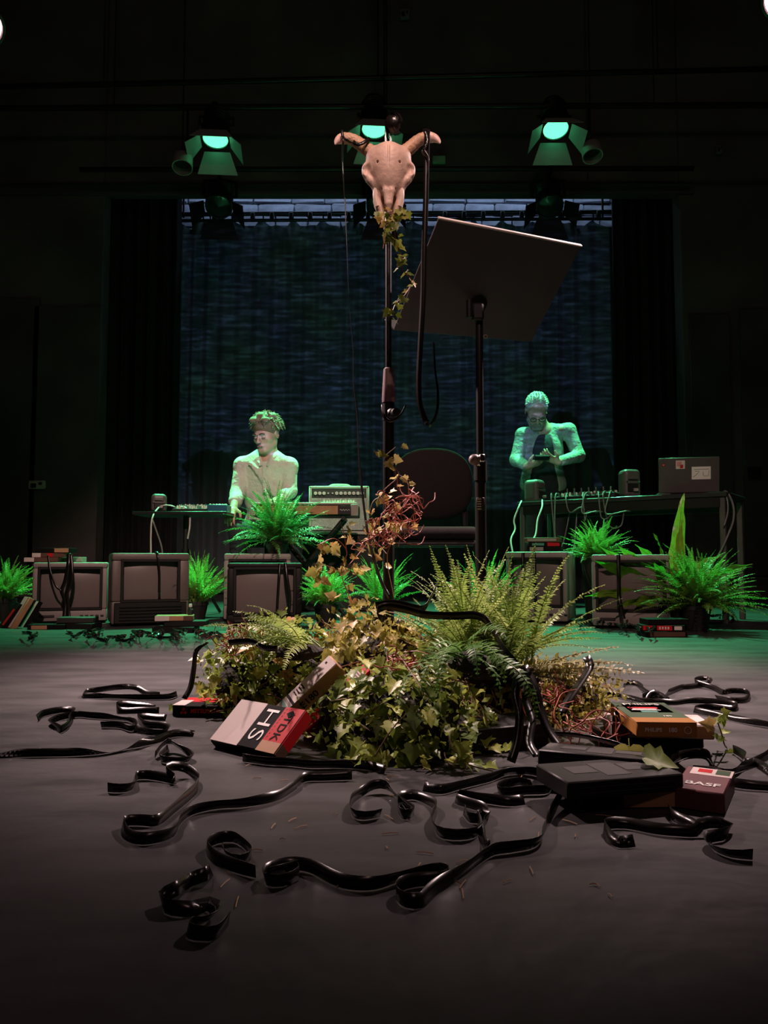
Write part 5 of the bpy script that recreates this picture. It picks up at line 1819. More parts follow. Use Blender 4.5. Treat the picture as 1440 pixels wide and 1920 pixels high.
# the ball of coiled tape that crowns the stand
bc = pix(737, 233, SKY_ + .04)
tb_ = thing('tape_ball', 'black coiled ball of tape on top of the stand above the skull', 'tape ball', bc - Vector((0, 0, .02)))
MB().ell(bc, (.017, .017, .020)).build('core', M_tape, tb_)
rt = random.Random(4)
for k in range(13):
    ax = jit(rt, 1).normalized() if k > 6 else Vector((0.9, -.3, .2 * (k - 3))).normalized()
    R = ax.to_track_quat('Z', 'Y').to_matrix()
    rr = .0205 + .0006 * k
    MB().lathe([(rr, -.006), (rr + .0008, 0), (rr, .006)], c=bc + jit(rt, .003), R=R, n=24).build('winding', M_tape, tb_)
MB().cyl((px_ - .008, py_ - .01, so.z - 0.02), (px_ - .008, py_ - .01, bc.z - .015), .003).cyl((px_ + .006, py_ - .01, so.z - 0.02), (px_ + .006, py_ - .01, bc.z - .015), .003).build('prongs', M_chrome, mic)

# ------------------------------------------------------------------ music stand
MSY = 2.15
mp_ = pix(900, 800, MSY)
ms = thing('music_stand', 'black music stand with a broad solid desk tilted to the chair', 'music stand', (mp_.x, MSY, 0))
uu = Vector((0.8183, 0.5654, 0.1031)).normalized()
vv = Vector((-0.3445, 0.6262, -0.6994))
vv = (vv - uu * vv.dot(uu)).normalized()
TLc = Vector((0.1504, 2.05, 1.3022))
DW, DH = 0.584, 0.354
M_desk = mat('black_desk', (0.085, 0.066, 0.068), 0.5, var=0.08)
nn_ = uu.cross(vv).normalized()
if nn_.y > 0:
    nn_ = -nn_
ctr = TLc + uu * DW / 2 + vv * DH / 2
Rd = Matrix((uu, vv, uu.cross(vv).normalized())).transposed()
# rounded desk plate
ds = MB()
ds.box(ctr, (DW, DH, 0.004), Rd, bev=0.0015)
ds.build('desk', M_desk, ms)
MB().box(TLc + uu * DW / 2 + vv * 0.003, (DW, 0.006, 0.012), Rd, bev=0.002).build('edge_highlight', M_lwhite, ms)  # pale strip painted in as the highlight along the top of the desk
MB().box(TLc + uu * DW / 2 + vv * DH - nn_ * 0.03, (DW, 0.004, 0.06), Rd, bev=0.0015).build('ledge', M_metal, ms)
mnt = pix(893, 572, MSY - .02)
# distance from desk along its normal
eye = Vector((0, 0, CAMH))
mpt = eye + (mnt - eye) * ((ctr - eye).dot(nn_) / (mnt - eye).dot(nn_))
MB().lathe([(0, 0.0), (0.032, 0.002), (0.034, 0.008), (0.02, 0.016), (0, 0.018)], c=mpt + nn_ * 0.002, n=20, R=nn_.to_track_quat('Z', 'Y').to_matrix()).build('mount_plate', M_plast, ms)
for s in (-1, 1):
    MB().cyl(mpt + nn_ * .004 + uu * .026 * s, mpt + nn_ * .012 + uu * .026 * s, .0035, n=8).build('rivet', M_chrome, ms)
topp = Vector((mp_.x, MSY, pix(900, 600, MSY).z))
MB().cyl(mpt + nn_ * .012, topp + Vector((0, 0, .02)), .011).box(topp + Vector((-.006, -.012, .018)), (.034, .03, .05), bev=.006).cyl(topp + Vector((-.03, -.02, .0)), topp + Vector((-.03, -.02, .05)), .009).build('tilt_clamp', M_plast, ms)
zc_ = pix(900, 868, MSY).z
MB().cyl((mp_.x, MSY, zc_), topp + Vector((0, 0, .02)), .0105).build('upper_tube', M_metal, ms)
MB().cyl((mp_.x, MSY, .10), (mp_.x, MSY, zc_), .0155).build('lower_tube', M_metal, ms)
MB().cyl((mp_.x, MSY, zc_ - .05), (mp_.x, MSY, zc_ + .006), .0185).build('collar', M_plast, ms)
kb_ = pix(890, 862, MSY - .02)
MB().ell(kb_, (.017, .014, .016)).build('clamp_knob', mat('mauve_knob', (0.16, 0.10, 0.11), .5), ms)
MB().cyl(kb_, (mp_.x, MSY - .01, zc_ - .01), .007).box(kb_ + Vector((.02, -.006, .004)), (.016, .012, .022), bev=.003).build('clamp_bolt', M_chrome, ms)
s0 = pix(901, 945, MSY - .016)
MB().box(s0 + Vector((0, -.0005, 0)), (.022, .002, .036), bev=.0005).build('sticker', M_dplast, ms)
for k in range(5):
    MB().box(s0 + Vector((-.004, -.0018, .014 - k * .007)), (.011, .0012, .003)).build('sticker_line', M_lwhite, ms)
q_ = pix(906, 632, MSY - .012)
MB().lathe([(.0045, 0), (.0065, .002), (.0045, .004)], c=q_ + Vector((.006, -.002, 0)), n=14, R=RM(90, 0, 0)).build('eyelet', M_grcard, ms)
for k in range(3):
    a = math.radians(30 + 120 * k)
    MB().cyl((mp_.x, MSY, .13), (mp_.x + .26 * math.cos(a), MSY + .26 * math.sin(a), .012), .009).build('leg', M_metal, ms)
MB().cyl((mp_.x, MSY, .09), (mp_.x, MSY, .16), .02).build('hub', M_plast, ms)

# ------------------------------------------------------------------ magnetic tape
TW = 0.0150


def ribbon(path, label, w=TW, seed=0, lean=0.35, twist=None, up=None, step=0.008, group=None, flat=None, name='tape_ribbon'):
    """A strip of tape: path is the line of its lower edge. up: direction of its width (default: standing on edge with a wandering lean)."""
    rng = random.Random(seed)
    P = catmull(path, step)
    n = len(P)
    ph = [rng.uniform(0, 6.3) for _ in range(4)]
    rows_a, rows_b = [], []
    arc = 0
    for i, p in enumerate(P):
        if i:
            arc += (p - P[i - 1]).length
        t = (P[min(i + 1, n - 1)] - P[max(i - 1, 0)])
        t = t.normalized() if t.length > 1e-9 else Vector((1, 0, 0))
        if up is not None:
            u = Vector(up)
            if twist:
                u = Matrix.Rotation(twist * arc + (ph[0] if abs(twist) > 3 else 0), 3, t) @ u
        else:
            s = t.cross(Vector((0, 0, 1)))
            s = s.normalized() if s.length > 1e-3 else Vector((1, 0, 0))
            a = lean * (math.sin(arc * 17 + ph[0]) + 0.6 * math.sin(arc * 41 + ph[1]))
            u = Vector((0, 0, 1)) * math.cos(a) + s * math.sin(a)
        u = (u - t * u.dot(t))
        u = u.normalized() if u.length > 1e-4 else t.orthogonal().normalized()
        q = p + u * w
        if q.z < 0.0008:
            q.z = 0.0008
        rows_a.append(p)
        rows_b.append(q)
    mb = MB()
    vs, fs = [], []
    for i in range(n):
        t = (P[min(i + 1, n - 1)] - P[max(i - 1, 0)])
        nn = t.cross(rows_b[i] - rows_a[i])
        nn = nn.normalized() * 0.00025 if nn.length > 1e-9 else Vector((0, 0, .00025))
        vs += [rows_a[i] - nn, rows_b[i] - nn, rows_b[i] + nn, rows_a[i] + nn]
    for i in range(n - 1):
        for k in range(4):
            k2 = (k + 1) % 4
            fs.append((i * 4 + k, i * 4 + k2, (i + 1) * 4 + k2, (i + 1) * 4 + k))
    fs += [(3, 2, 1, 0), tuple((n - 1) * 4 + k for k in range(4))]
    o = mb.add(vs, fs).build(name, M_tape, None, sharp=0)
    return tag(o, label, 'tape', group)


def ftape(label, pts, seed=0, lean=0.35, z=None, w=TW):
    """Floor tape traced as pixel positions of its lower edge; a third number lifts a point off the floor."""
    P = [flo(p[0], p[1], p[2] if len(p) > 2 else 0.0012) for p in pts]
    return ribbon(P, label, w, seed, lean)


ftape('long black tape winding from a loop at left up to the front of the ivy', [(202, 1485), (225, 1486), (247, 1481), (251, 1464), (274, 1461), (307, 1466), (330, 1470), (312, 1452, .012), (322, 1445, .014), (345, 1448, .008), (366, 1465), (371, 1483), (360, 1497), (330, 1522), (296, 1548), (262, 1548), (231, 1550), (229, 1570), (255, 1583), (292, 1581), (326, 1568), (338, 1545), (360, 1528), (405, 1517), (461, 1513), (517, 1502), (551, 1483), (572, 1466), (611, 1464), (660, 1462)], 1, .3)
ftape('black tape rolled into an open ring, middle of the bare floor', [(480, 1646), (454, 1640), (424, 1630), (396, 1616), (386, 1596), (407, 1582), (437, 1579), (459, 1592), (470, 1612), (450, 1624), (428, 1612), (424, 1600)], 2, .25)
ftape('crumpled knot of black tape nearest the camera at left', [(400, 1642), (388, 1652, .006), (362, 1661), (333, 1680, .008), (309, 1694), (309, 1712), (337, 1719), (367, 1718), (388, 1708), (394, 1722, .004), (372, 1735), (351, 1745), (353, 1760), (380, 1764), (404, 1761), (428, 1735, .003)], 3, .55)
ftape('S-shaped black tape across the front floor with a hairpin loop', [(497, 1648, .008), (520, 1640, .008), (556, 1634), (560, 1650), (530, 1662), (500, 1660), (502, 1644), (540, 1632), (580, 1636), (620, 1657), (655, 1668), (703, 1668), (753, 1652), (793, 1642), (827, 1640), (844, 1648), (833, 1659), (787, 1662), (752, 1671), (744, 1688), (762, 1702), (793, 1702), (820, 1676), (867, 1645), (900, 1619), (927, 1603), (955, 1599), (1003, 1588), (1021, 1562), (1037, 1533), (1053, 1496, .01), (1064, 1470, .02)], 4, .3)
ftape('curled black tape in the middle floor ending in a small knot', [(712, 1532), (684, 1537), (662, 1532), (660, 1510), (680, 1493), (702, 1480, .006), (724, 1480, .006), (744, 1495), (764, 1520), (775, 1530), (760, 1537), (748, 1528), (750, 1506), (772, 1499), (795, 1506), (818, 1522), (815, 1545), (822, 1568), (849, 1575), (888, 1571), (906, 1552), (915, 1538, .008), (898, 1538, .006), (896, 1560), (905, 1590), (918, 1600)], 5, .35)
ftape('black tape looping wide in front of the fern', [(792, 1484), (828, 1489), (862, 1480), (894, 1472), (921, 1465), (954, 1453), (998, 1453), (1027, 1468), (1028, 1487), (988, 1490), (942, 1493), (938, 1482), (975, 1472), (1000, 1476)], 6, .35)
ftape('black tape folded back on itself below the wide loop', [(985, 1509), (954, 1512), (904, 1505), (862, 1496), (853, 1506), (874, 1514), (907, 1525), (908, 1541), (882, 1543), (868, 1528)], 7, .3)
ftape('black tape with a knotted end at the lower right', [(1192, 1588), (1162, 1590), (1136, 1577), (1134, 1557), (1174, 1554), (1228, 1564), (1268, 1568), (1307, 1569), (1319, 1556, .008), (1344, 1553, .01), (1364, 1560), (1357, 1576), (1335, 1580), (1340, 1595), (1372, 1608), (1411, 1612)], 8, .5)
ftape('two thin black tape ends curling under the maroon box', [(1256, 1526), (1262, 1540), (1290, 1552), (1305, 1562)], 9, .3)
ftape('black tape snaking from the bare cassettes to the right edge', [(1255, 1440, .01), (1283, 1422), (1322, 1419), (1338, 1435), (1361, 1452), (1394, 1445), (1421, 1435), (1450, 1418)], 10, .5)
ftape('black tape crossing itself at the right edge of the floor', [(1375, 1412), (1392, 1424, .006), (1394, 1442), (1412, 1436), (1445, 1456), (1470, 1466)], 11, .6)
ftape('flat run of black tape beside the maroon box to the right edge', [(1300, 1452), (1344, 1456), (1362, 1472), (1400, 1480), (1460, 1484)], 12, .3)
ftape('bow of black tape behind the amber box', [(1167, 1294), (1174, 1285), (1192, 1286), (1208, 1299), (1228, 1312), (1248, 1306), (1278, 1294), (1294, 1292), (1328, 1286), (1324, 1276, .01), (1303, 1282, .008), (1334, 1293), (1354, 1302), (1378, 1300), (1404, 1303), (1405, 1315), (1378, 1319), (1345, 1312)], 13, .45)
ftape('knotted middle of the black tape bow behind the amber box', [(1205, 1312), (1225, 1298, .012), (1240, 1312), (1218, 1318), (1228, 1304, .015), (1250, 1318)], 14, .6)
ftape('long black tape running back of the amber box and doubling back', [(1120, 1312), (1148, 1306), (1178, 1312), (1215, 1320), (1261, 1322), (1294, 1319), (1328, 1320), (1380, 1326), (1378, 1334), (1330, 1331), (1300, 1335), (1347, 1346), (1394, 1356), (1460, 1366)], 15, .35)
ftape('black tape hairpin with a raised arch on the far left floor', [(333, 1306), (315, 1311), (287, 1312), (253, 1312), (200, 1310), (155, 1309), (162, 1302), (193, 1297, .006), (227, 1293, .016), (253, 1294, .012), (274, 1305), (300, 1308)], 16, .35)
ftape('jumble of black tape at the far left of the floor', [(72, 1352), (86, 1342), (130, 1336), (136, 1354), (114, 1374), (101, 1356), (142, 1345), (173, 1347), (213, 1350), (247, 1355), (248, 1371), (222, 1365), (190, 1364)], 17, .5)
ftape('short loop of black tape left of the black and red box', [(298, 1338), (262, 1338), (222, 1338), (224, 1326, .008), (258, 1328, .006), (290, 1334)], 18, .4)
ftape('thin line of black tape trailing in from the left edge', [(-20, 1421), (67, 1419), (133, 1418), (187, 1414), (233, 1406), (293, 1394), (327, 1382), (362, 1382)], 19, .9)
ftape('curl of black tape just behind the trailing line at left', [(250, 1373), (283, 1379), (306, 1378), (310, 1368), (270, 1364), (262, 1350), (310, 1352)], 20, .4)
ftape('puffed curl of black tape left of the red and white box', [(290, 1422), (305, 1400, .012), (322, 1395, .014), (352, 1418), (350, 1429), (303, 1429), (318, 1410)], 21, .5)
ftape('shadowed black tape lying along the front foot of the ivy', [(455, 1428), (500, 1434), (540, 1436), (580, 1440), (640, 1440), (690, 1444), (720, 1452)], 22, .3)
# tapes thrown over the plants
def ptape(label, pts, up, seed=0, twist=None, w=0.017, lean=.3):
    return ribbon([pix(*q) for q in pts], label, w, seed, lean, twist, up)


ptape('black tape arching over the middle of the pile', [(716, 1168, 1.62), (708, 1155, 1.62), (722, 1144, 1.63), (760, 1150, 1.62), (800, 1160, 1.6), (850, 1162, 1.58), (895, 1162, 1.56), (918, 1180, 1.54), (940, 1220, 1.5), (965, 1252, 1.48)], (0, -.3, 1), 31)
ptape('second black tape crossing the top of the pile to the fern', [(705, 1142, 1.66), (740, 1138, 1.66), (790, 1148, 1.65), (806, 1128, 1.66), (820, 1098, 1.68)], (.2, -.4, .9), 32)
ptape('shiny tape hanging down the front right of the fern', [(965, 1255, 1.47), (958, 1300, 1.44), (966, 1340, 1.42), (962, 1385, 1.40), (950, 1425, 1.38)], (1, 0.1, 0), 33, w=0.016)
ptape('shiny tape sloping from the fern over the black case', [(975, 1250, 1.47), (995, 1290, 1.44), (1005, 1330, 1.42), (1020, 1370, 1.39), (1042, 1402, 1.36)], (1, 0.2, .2), 34, w=0.016)
ptape('black tape rising from the red stems to the lying fronds', [(1045, 1335, 1.47), (1062, 1305, 1.5), (1085, 1272, 1.54), (1098, 1248, 1.57), (1092, 1235, 1.58)], (1, 0, .3), 35)
ptape('thin tape hanging at the left edge of the pile', [(392, 1205, 1.66), (372, 1222, 1.66), (368, 1255, 1.63), (362, 1290, 1.6), (350, 1312, 1.58)], (1, 0, 0), 36, twist=6, w=0.011)
ptape('short loop of tape on the left shoulder of the pile', [(430, 1210, 1.62), (470, 1208, 1.60), (495, 1220, 1.58), (520, 1222, 1.58)], (0, -.3, 1), 37, w=0.013)
ptape('black tape falling over the front right ivy to the floor', [(985, 1270, 1.46), (978, 1310, 1.44), (990, 1350, 1.4), (985, 1392, 1.36), (1000, 1420, 1.32)], (1, 0, .1), 38, w=0.014)
# tapes over the bare cassettes at right
ptape('black tape draped slantwise across the bare cassettes', [(1042, 1380, 1.40), (1090, 1384, 1.38), (1150, 1398, 1.37), (1210, 1425, 1.33), (1240, 1448, 1.27)], (.1, -.8, .6), 39, w=0.016)
ptape('second tape draped over the cassettes down to the floor at left', [(1080, 1395, 1.36), (1066, 1430, 1.30), (1062, 1462, 1.24), (1048, 1490, 1.19)], (1, -.1, .1), 40, w=0.016)
ptape('tape loop standing on the pile left of the amber box', [(1150, 1358, 1.48), (1148, 1345, 1.49), (1162, 1340, 1.5), (1170, 1352, 1.48), (1175, 1335, 1.5), (1185, 1318, 1.52)], (.5, 0, .9), 41, w=0.014)
ptape('loose tape coil lying on top of the big bare cassette', [(1130, 1440, 1.27), (1165, 1432, 1.30), (1200, 1440, 1.28), (1190, 1452, 1.25), (1150, 1450, 1.25), (1120, 1456, 1.24)], (0, -.5, .9), 48, w=0.012)
ptape('tape dropping off the front of the big bare cassette', [(1105, 1432, 1.30), (1098, 1452, 1.25), (1094, 1475, 1.22), (1080, 1500, 1.17)], (1, -.1, .2), 49, w=0.016)
# tapes hanging from the horns
HYL = SKY_ + .0
ptape('tape hanging from the left horn past the pole', [(642, 262, HYL), (641, 300, HYL), (646, 380, HYL), (650, 470, HYL), (654, 560, HYL), (662, 650, HYL), (664, 715, HYL), (671, 780, HYL), (674, 850, HYL - .02), (682, 930, HYL - .05), (694, 1010, HYL - .1), (714, 1080, HYL - .16), (732, 1118, HYL - .2)], (.35, 1, 0), 42, twist=-0.8, w=0.013)
ptape('tape wrapped round the left horn', [(638, 244, HYL - .0), (640, 256, HYL - .0), (646, 262, HYL - .02), (656, 268, HYL + .0)], (1, 0, 0), 43, w=0.008)
ptape('band of tape round the base of the left horn', [(664, 262, HYL + .002), (672, 268, HYL - .002), (684, 262, HYL - .002), (692, 256, HYL + .012)], (.3, 0, -1), 44, w=0.010)
ptape('wide tape hanging from the right horn in front of the desk', [(797, 240, HYL), (796, 255, HYL - .03), (795, 300, HYL - .03), (793, 380, HYL - .03), (790, 470, HYL - .03), (788, 560, HYL - .03), (783, 650, HYL - .03), (780, 720, HYL - .03), (784, 765, HYL - .03), (800, 798, HYL - .03), (816, 775, HYL - .03), (819, 735, HYL - .03), (814, 690, HYL - .03), (812, 640, HYL - .02)], (1, .25, 0), 45, twist=0.9, w=0.0150)
ptape('crinkled tape hanging under the right horn', [(792, 242, HYL - .035), (797, 262, HYL - .035), (790, 285, HYL - .03), (799, 300, HYL - .03), (801, 330, HYL - .03)], (1, -.4, .2), 46, twist=14, w=0.013)
ptape('short curl of tape caught on the mic stand clutch', [(714, 760, SKY_), (716, 778, SKY_ - .02), (728, 792, SKY_ - .03), (748, 785, SKY_ - .02), (762, 762, SKY_)], (.2, -.2, 1), 47, w=0.009)
# heaps of tape at the feet of the televisions
rq = random.Random(99)
for i, (px, py, n) in enumerate(((60, 1196, 2), (160, 1192, 4), (215, 1202, 4), (270, 1192, 4), (300, 1200, 4), (390, 1196, 3), (1120, 1170, 4), (1165, 1172, 5), (1200, 1180, 4), (1300, 1165, 3), (1340, 1162, 3), (345, 1190, 3))):
    where = 'beside the strap-leaved plant' if px > 1280 else 'at the foot of the half hidden television' if px > 1000 else ['by the leaning boxes', 'before the far left television', 'between the two left televisions', 'left of the cassette pile at the brown television', 'touching the cassette pile at the brown television', 'between the cassette pile and the black-framed television', '', '', '', '', '', 'just behind the small cassette pile'][i]
    nm = ['low', 'tangled', 'looped', 'flat', 'crumpled', 'small', 'long', 'shiny', 'oval', 'curled', 'last', 'thin'][i]
    P = []
    x, y = -20, 0
    for k in range(n * 4):
        x += rq.uniform(-16, 24)
        x = max(-34, min(34, x))
        P.append(flo(px + x, py - 2 + rq.uniform(-7, 7), 0.002 + (rq.random() * 0.05 if rq.random() < .5 else 0.0)))
    ribbon(P, f'{nm} heap of black tape {where}', 0.016, i, .5, name='tape_heap')
ptape('tape hanging down over the far left television screen', [(125, 1038, 4.38), (124, 1060, 4.36), (118, 1090, 4.36), (112, 1108, 4.36), (118, 1130, 4.37), (116, 1165, 4.35)], (1, 0, 0), 61, w=0.022)
ptape('second tape over the far left television, knotted halfway down', [(129, 1040, 4.38), (131, 1075, 4.36), (127, 1100, 4.36), (122, 1112, 4.355), (124, 1140, 4.36), (126, 1165, 4.35)], (1, 0, 0), 62, w=0.022)
ptape('thin tape swagged across the left of the far left television', [(88, 1042, 4.38), (92, 1070, 4.36), (102, 1098, 4.355), (114, 1110, 4.355)], (1, 0, .2), 63, w=0.012)
ptape('tape hanging over the brown television screen', [(290, 1035, 4.42), (292, 1036, 4.325), (296, 1070, 4.31), (296, 1110, 4.31)], (1, 0, 0), 64, w=0.014)
ptape('tape hanging over the black-framed television screen, left strand', [(522, 1056, 4.18), (520, 1090, 4.16), (517, 1140, 4.17)], (1, 0, 0), 65, w=0.015)
ptape('tape hanging over the black-framed television screen, right strand', [(532, 1056, 4.18), (535, 1085, 4.16), (540, 1120, 4.16), (538, 1150, 4.17)], (1, 0, 0), 66, w=0.018)
ptape('tape hanging down the pale turned television, left strand', [(978, 1036, 4.42), (977, 1075, 4.40), (976, 1130, 4.40)], (1, 0, 0), 67, w=0.018)
ptape('tape hanging down the pale turned television, right strand', [(999, 1036, 4.42), (1000, 1080, 4.38), (1001, 1130, 4.38)], (1, 0, 0), 68, w=0.018)
ptape('tape hanging down the half hidden taupe television', [(1156, 1040, 4.1), (1157, 1080, 4.08), (1158, 1120, 4.08), (1166, 1160, 4.02)], (1, 0, 0), 69, w=0.02)
ptape('patterned tape strap on the tall black pot', [(1086, 1045, 4.5), (1092, 1062, 4.5), (1100, 1085, 4.5), (1110, 1100, 4.5)], (.6, 0, -.5), 70, w=0.016)
# ------------------------------------------------------------------ people
M_hair1 = mat('brown_hair', (0.20, 0.14, 0.085), 0.7, var=0.2, vscale=25, bump=0.5, bscale=150)
M_hair2 = mat('white_hair', (0.62, 0.60, 0.56), 0.6, var=0.15, vscale=60, bump=0.4, bscale=150)
M_shirt = mat('cream_shirt', (0.66, 0.66, 0.60), 0.85, var=0.05, vscale=20, bump=0.9, bscale=24)
M_cardi = mat('pale_cardigan', (0.36, 0.40, 0.36), 0.9, var=0.12, vscale=40, bump=0.5, bscale=40)
M_tee = mat('dark_tee', (0.03, 0.032, 0.045), 0.9, var=0.2, bump=0.3, bscale=30)
M_jeans = mat('dark_trousers', (0.025, 0.027, 0.035), 0.85, var=0.2, bump=0.3, bscale=40)
M_shoe = mat('dark_shoe', (0.02, 0.018, 0.016), 0.5)
M_eye = mat('eye_white', (0.6, 0.58, 0.55), 0.2)
M_brow = mat('eyebrow', (0.09, 0.06, 0.04), 0.8)
M_lip = mat('lip', (0.42, 0.20, 0.17), 0.5)


def head_sdf(S, C, R, k=1.0):
    def hp(x, y, z):
        return C + R @ (Vector((x, y, z)) * k)

    def e(x, y, z, r, kk=0.02, sub=False):
        S.ell(hp(x, y, z), tuple(q * k for q in r), R, kk, sub)
    e(0, .018, .030, (.074, .094, .088), 0.02)
    e(0, -.030, -.030, (.060, .062, .082), .03)
    e(0, -.042, -.082, (.044, .048, .032), .025)
    e(0, -.075, -.104, (.020, .018, .014), .015)
    for s in (-1, 1):
        e(s * .045, -.052, -.028, (.022, .024, .020), .02)        # cheekbone
        e(s * .031, -.090, .012, (.022, .012, .007), .012)         # brow ridge
        e(s * .031, -.100, -.008, (.014, .012, .009), .008, True)   # socket
        e(s * .031, -.081, -.009, (.0125, .0125, .0115), .003)      # lid over the eye
        S.cone(hp(s * .050, .0, -.072), hp(s * .018, -.082, -.100), .016 * k, .014 * k, .02)   # jaw line
        e(s * .077, .012, -.012, (.008, .020, .031), .008)          # ear
        e(s * .083, .006, -.010, (.004, .011, .018), .004, True)
    S.cone(hp(0, -.094, .004), hp(0, -.116, -.034), .0075 * k, .0115 * k, .012)
    for s in (-1, 1):
        e(s * .011, -.106, -.037, (.008, .009, .006), .006)
    e(0, -.092, -.062, (.022, .010, .005), .006)
    e(0, -.089, -.072, (.019, .010, .0055), .006)
    S.cone(hp(-.018, -.103, -.067), hp(.018, -.103, -.067), .0022 * k, .0022 * k, .002, True)
    return hp


def hand_sdf(S, wrist, d, n, side, L=0.18, curl=0.6, spread=0.16):
    """wrist point, direction d, palm normal n (the way the palm faces), side +1/-1 for the thumb."""
    d, n = Vector(d).normalized(), Vector(n)
    n = (n - d * n.dot(d)).normalized()
    s = d.cross(n).normalized() * side
    S.cone(wrist, wrist + d * L * .22, .024, .026, .02)
    S.cone(wrist + d * L * .20 + s * .018, wrist + d * L * .48 + s * .024, .016, .014, .015)
    S.cone(wrist + d * L * .20, wrist + d * L * .50, .017, .014, .015)
    S.cone(wrist + d * L * .20 - s * .018, wrist + d * L * .46 - s * .026, .016, .0135, .015)
    for i, (off, ln) in enumerate(((.031, .40), (.011, .46), (-.010, .43), (-.029, .34))):
        b = wrist + d * L * .47 + s * off
        a = 0.0
        p = b
        rr = .0098
        for q, seg in enumerate((.45, .32, .23)):
            a += curl * (.7, 1.0, .8)[q]
            dd = (d * math.cos(a) + n * math.sin(a) + s * off * spread * 8).normalized()
            p2 = p + dd * (L * ln * seg)
            S.cone(p, p2, rr, rr * .9, .003)
            rr *= .9
            p = p2
    b = wrist + d * L * .14 + s * .024
    m1 = b + (d * .6 + s * .75 + n * .25).normalized() * L * .24
    m2 = m1 + (d * .85 + s * .2 + n * .5).normalized() * L * .20
    S.cone(b, m1, .0145, .0115, .01)
    S.cone(m1, m2, .0112, .0085, .003)


def bounds(P, m=0.12):
    return Vector([min(p[i] for p in P) - m for i in range(3)]), Vector([max(p[i] for p in P) + m for i in range(3)])


def strands(center, R, k, n, mt, parent, rng, lens=(.02, .05), wild=0.5, zmin=0.0, thick=.0042):
    """Locks of hair standing off the crown."""
    mb = MB()
    for i in range(n):
        a = rng.uniform(0, 6.283)
        z = rng.uniform(zmin, 1)
        q = math.sqrt(1 - z * z)
        v = Vector((q * math.cos(a), q * math.sin(a), z))
        if v.y < -0.45 and z < 0.45:
            continue
        p = Vector((v.x * .078, v.y * .096 + .018, v.z * .094 + .030))
        d = (v + Vector((rng.gauss(0, wild), rng.gauss(0, wild) - .3, -.5 * (1 - z) + rng.gauss(0, wild * .6)))).normalized()
        L = rng.uniform(*lens)
        pts = [p - v * .008, p + d * L * .5 + v * .004, p + d * L - Vector((0, 0, L * .25))]
        pts = [center + R @ (x * k) for x in pts]
        mb.tube(pts, [thick, thick * .85, thick * .25], 5)
    return mb.build('hair_locks', mt, parent, kind='stuff')


# ---- the seated musician
PY = 5.5
LH = RM(20, 0, -24)
C1 = pix(499, 813, PY - .06)
P1 = dict(neck=pix(499, 862, PY), shl=pix(455, 873, PY + .02), shr=pix(542, 874, PY), ell=pix(445, 927, PY - .06), elr=pix(543, 921, PY - .03),
          wrl=pix(438, 952, PY - .28), wrr=pix(522, 938, PY - .19))
hip = Vector((P1['neck'].x, PY + .10, .60))
waist = Vector((P1['neck'].x, PY + .06, .84))
chest = Vector((P1['neck'].x, PY + .03, 1.00))
kl_, kr_ = Vector((hip.x - .13, PY - .32, .555)), Vector((hip.x + .15, PY - .32, .555))
al_, ar_ = Vector((hip.x - .14, PY - .28, .09)), Vector((hip.x + .17, PY - .26, .09))
man1 = thing('person', 'young man with tousled hair in cream shirt sitting behind the wooden keyboard', 'person', (hip.x, hip.y, 0))
allp = list(P1.values()) + [hip, kl_, kr_, al_, ar_, C1 + Vector((0, 0, .1)), C1 - Vector((0, .12, 0))]
lo, hi = bounds(allp, .14)
lo.z = 0.0
S = SDF(lo, hi, 0.0062)
hp1 = head_sdf(S, C1, LH, 1.07)
S.cone(hp1(0, .03, -.06), P1['neck'] + Vector((0, .01, -.02)), .052, .058, .03)
S.ell(chest, (.15, .10, .17), None, .05)
S.ell(waist, (.135, .095, .14), None, .05)
S.ell(hip, (.155, .12, .10), None, .05)
for s, e_, w_ in (('shl', 'ell', 'wrl'), ('shr', 'elr', 'wrr')):
    S.cone(P1['neck'] - Vector((0, 0, .04)), P1[s], .055, .050, .04)
    S.cone(P1[s], P1[e_], .046, .038, .03)
    S.cone(P1[e_], P1[w_], .037, .026, .02)
for a, b in ((kl_, al_), (kr_, ar_)):
    S.cone(hip + Vector(((a.x - hip.x) * .6, -.02, -.02)), a, .078, .056, .04)
    S.cone(a, b, .052, .036, .03)
hand_sdf(S, P1['wrl'], (-.10, -.75, -.55), (0, -.35, -.9), 1, L=.185, curl=.45)
hand_sdf(S, P1['wrr'], (-.35, -.8, -.15), (0, 0, -1), -1, L=.185, curl=.5)
S.mesh('body', M_skin, man1)
# shirt
S = SDF(bounds(allp, .14)[0], hi, 0.0066)
S.ell(chest, (.166, .120, .185), None, .05)
S.ell(waist, (.170, .124, .20), None, .06)
S.ell(hip + Vector((0, 0, .05)), (.168, .132, .10), None, .05)
for s, e_, w_ in (('shl', 'ell', 'wrl'), ('shr', 'elr', 'wrr')):
    S.cone(P1['neck'] - Vector((0, 0, .035)), P1[s], .062, .062, .05)
    S.cone(P1[s], P1[e_], .060, .052, .03)
    S.cone(P1[e_], P1[e_].lerp(P1[w_], .45), .052, .045, .02)
    S.cone(P1[e_].lerp(P1[w_], .40), P1[e_].lerp(P1[w_], .52), .049, .049, .006)    # rolled cuff
for k in range(7):        # drawn folds across the body
    a = Vector((chest.x - .10 + .025 * k, chest.y - .118, chest.z + .05 - .035 * k))
    S.cone(a, a + Vector((.13, -.012, -.10)), .014, .008, .016)
S.cone(P1['neck'] + Vector((0, .01, .06)), P1['neck'] + Vector((0, 0, -.03)), .062, .060, .01, True)
S.cone(P1['neck'] + Vector((0, -.10, .03)), P1['neck'] + Vector((.0, -.130, -.12)), .050, .010, .012, True)
S.mesh('shirt', M_shirt, man1)
cl = MB()
nb = P1['neck']
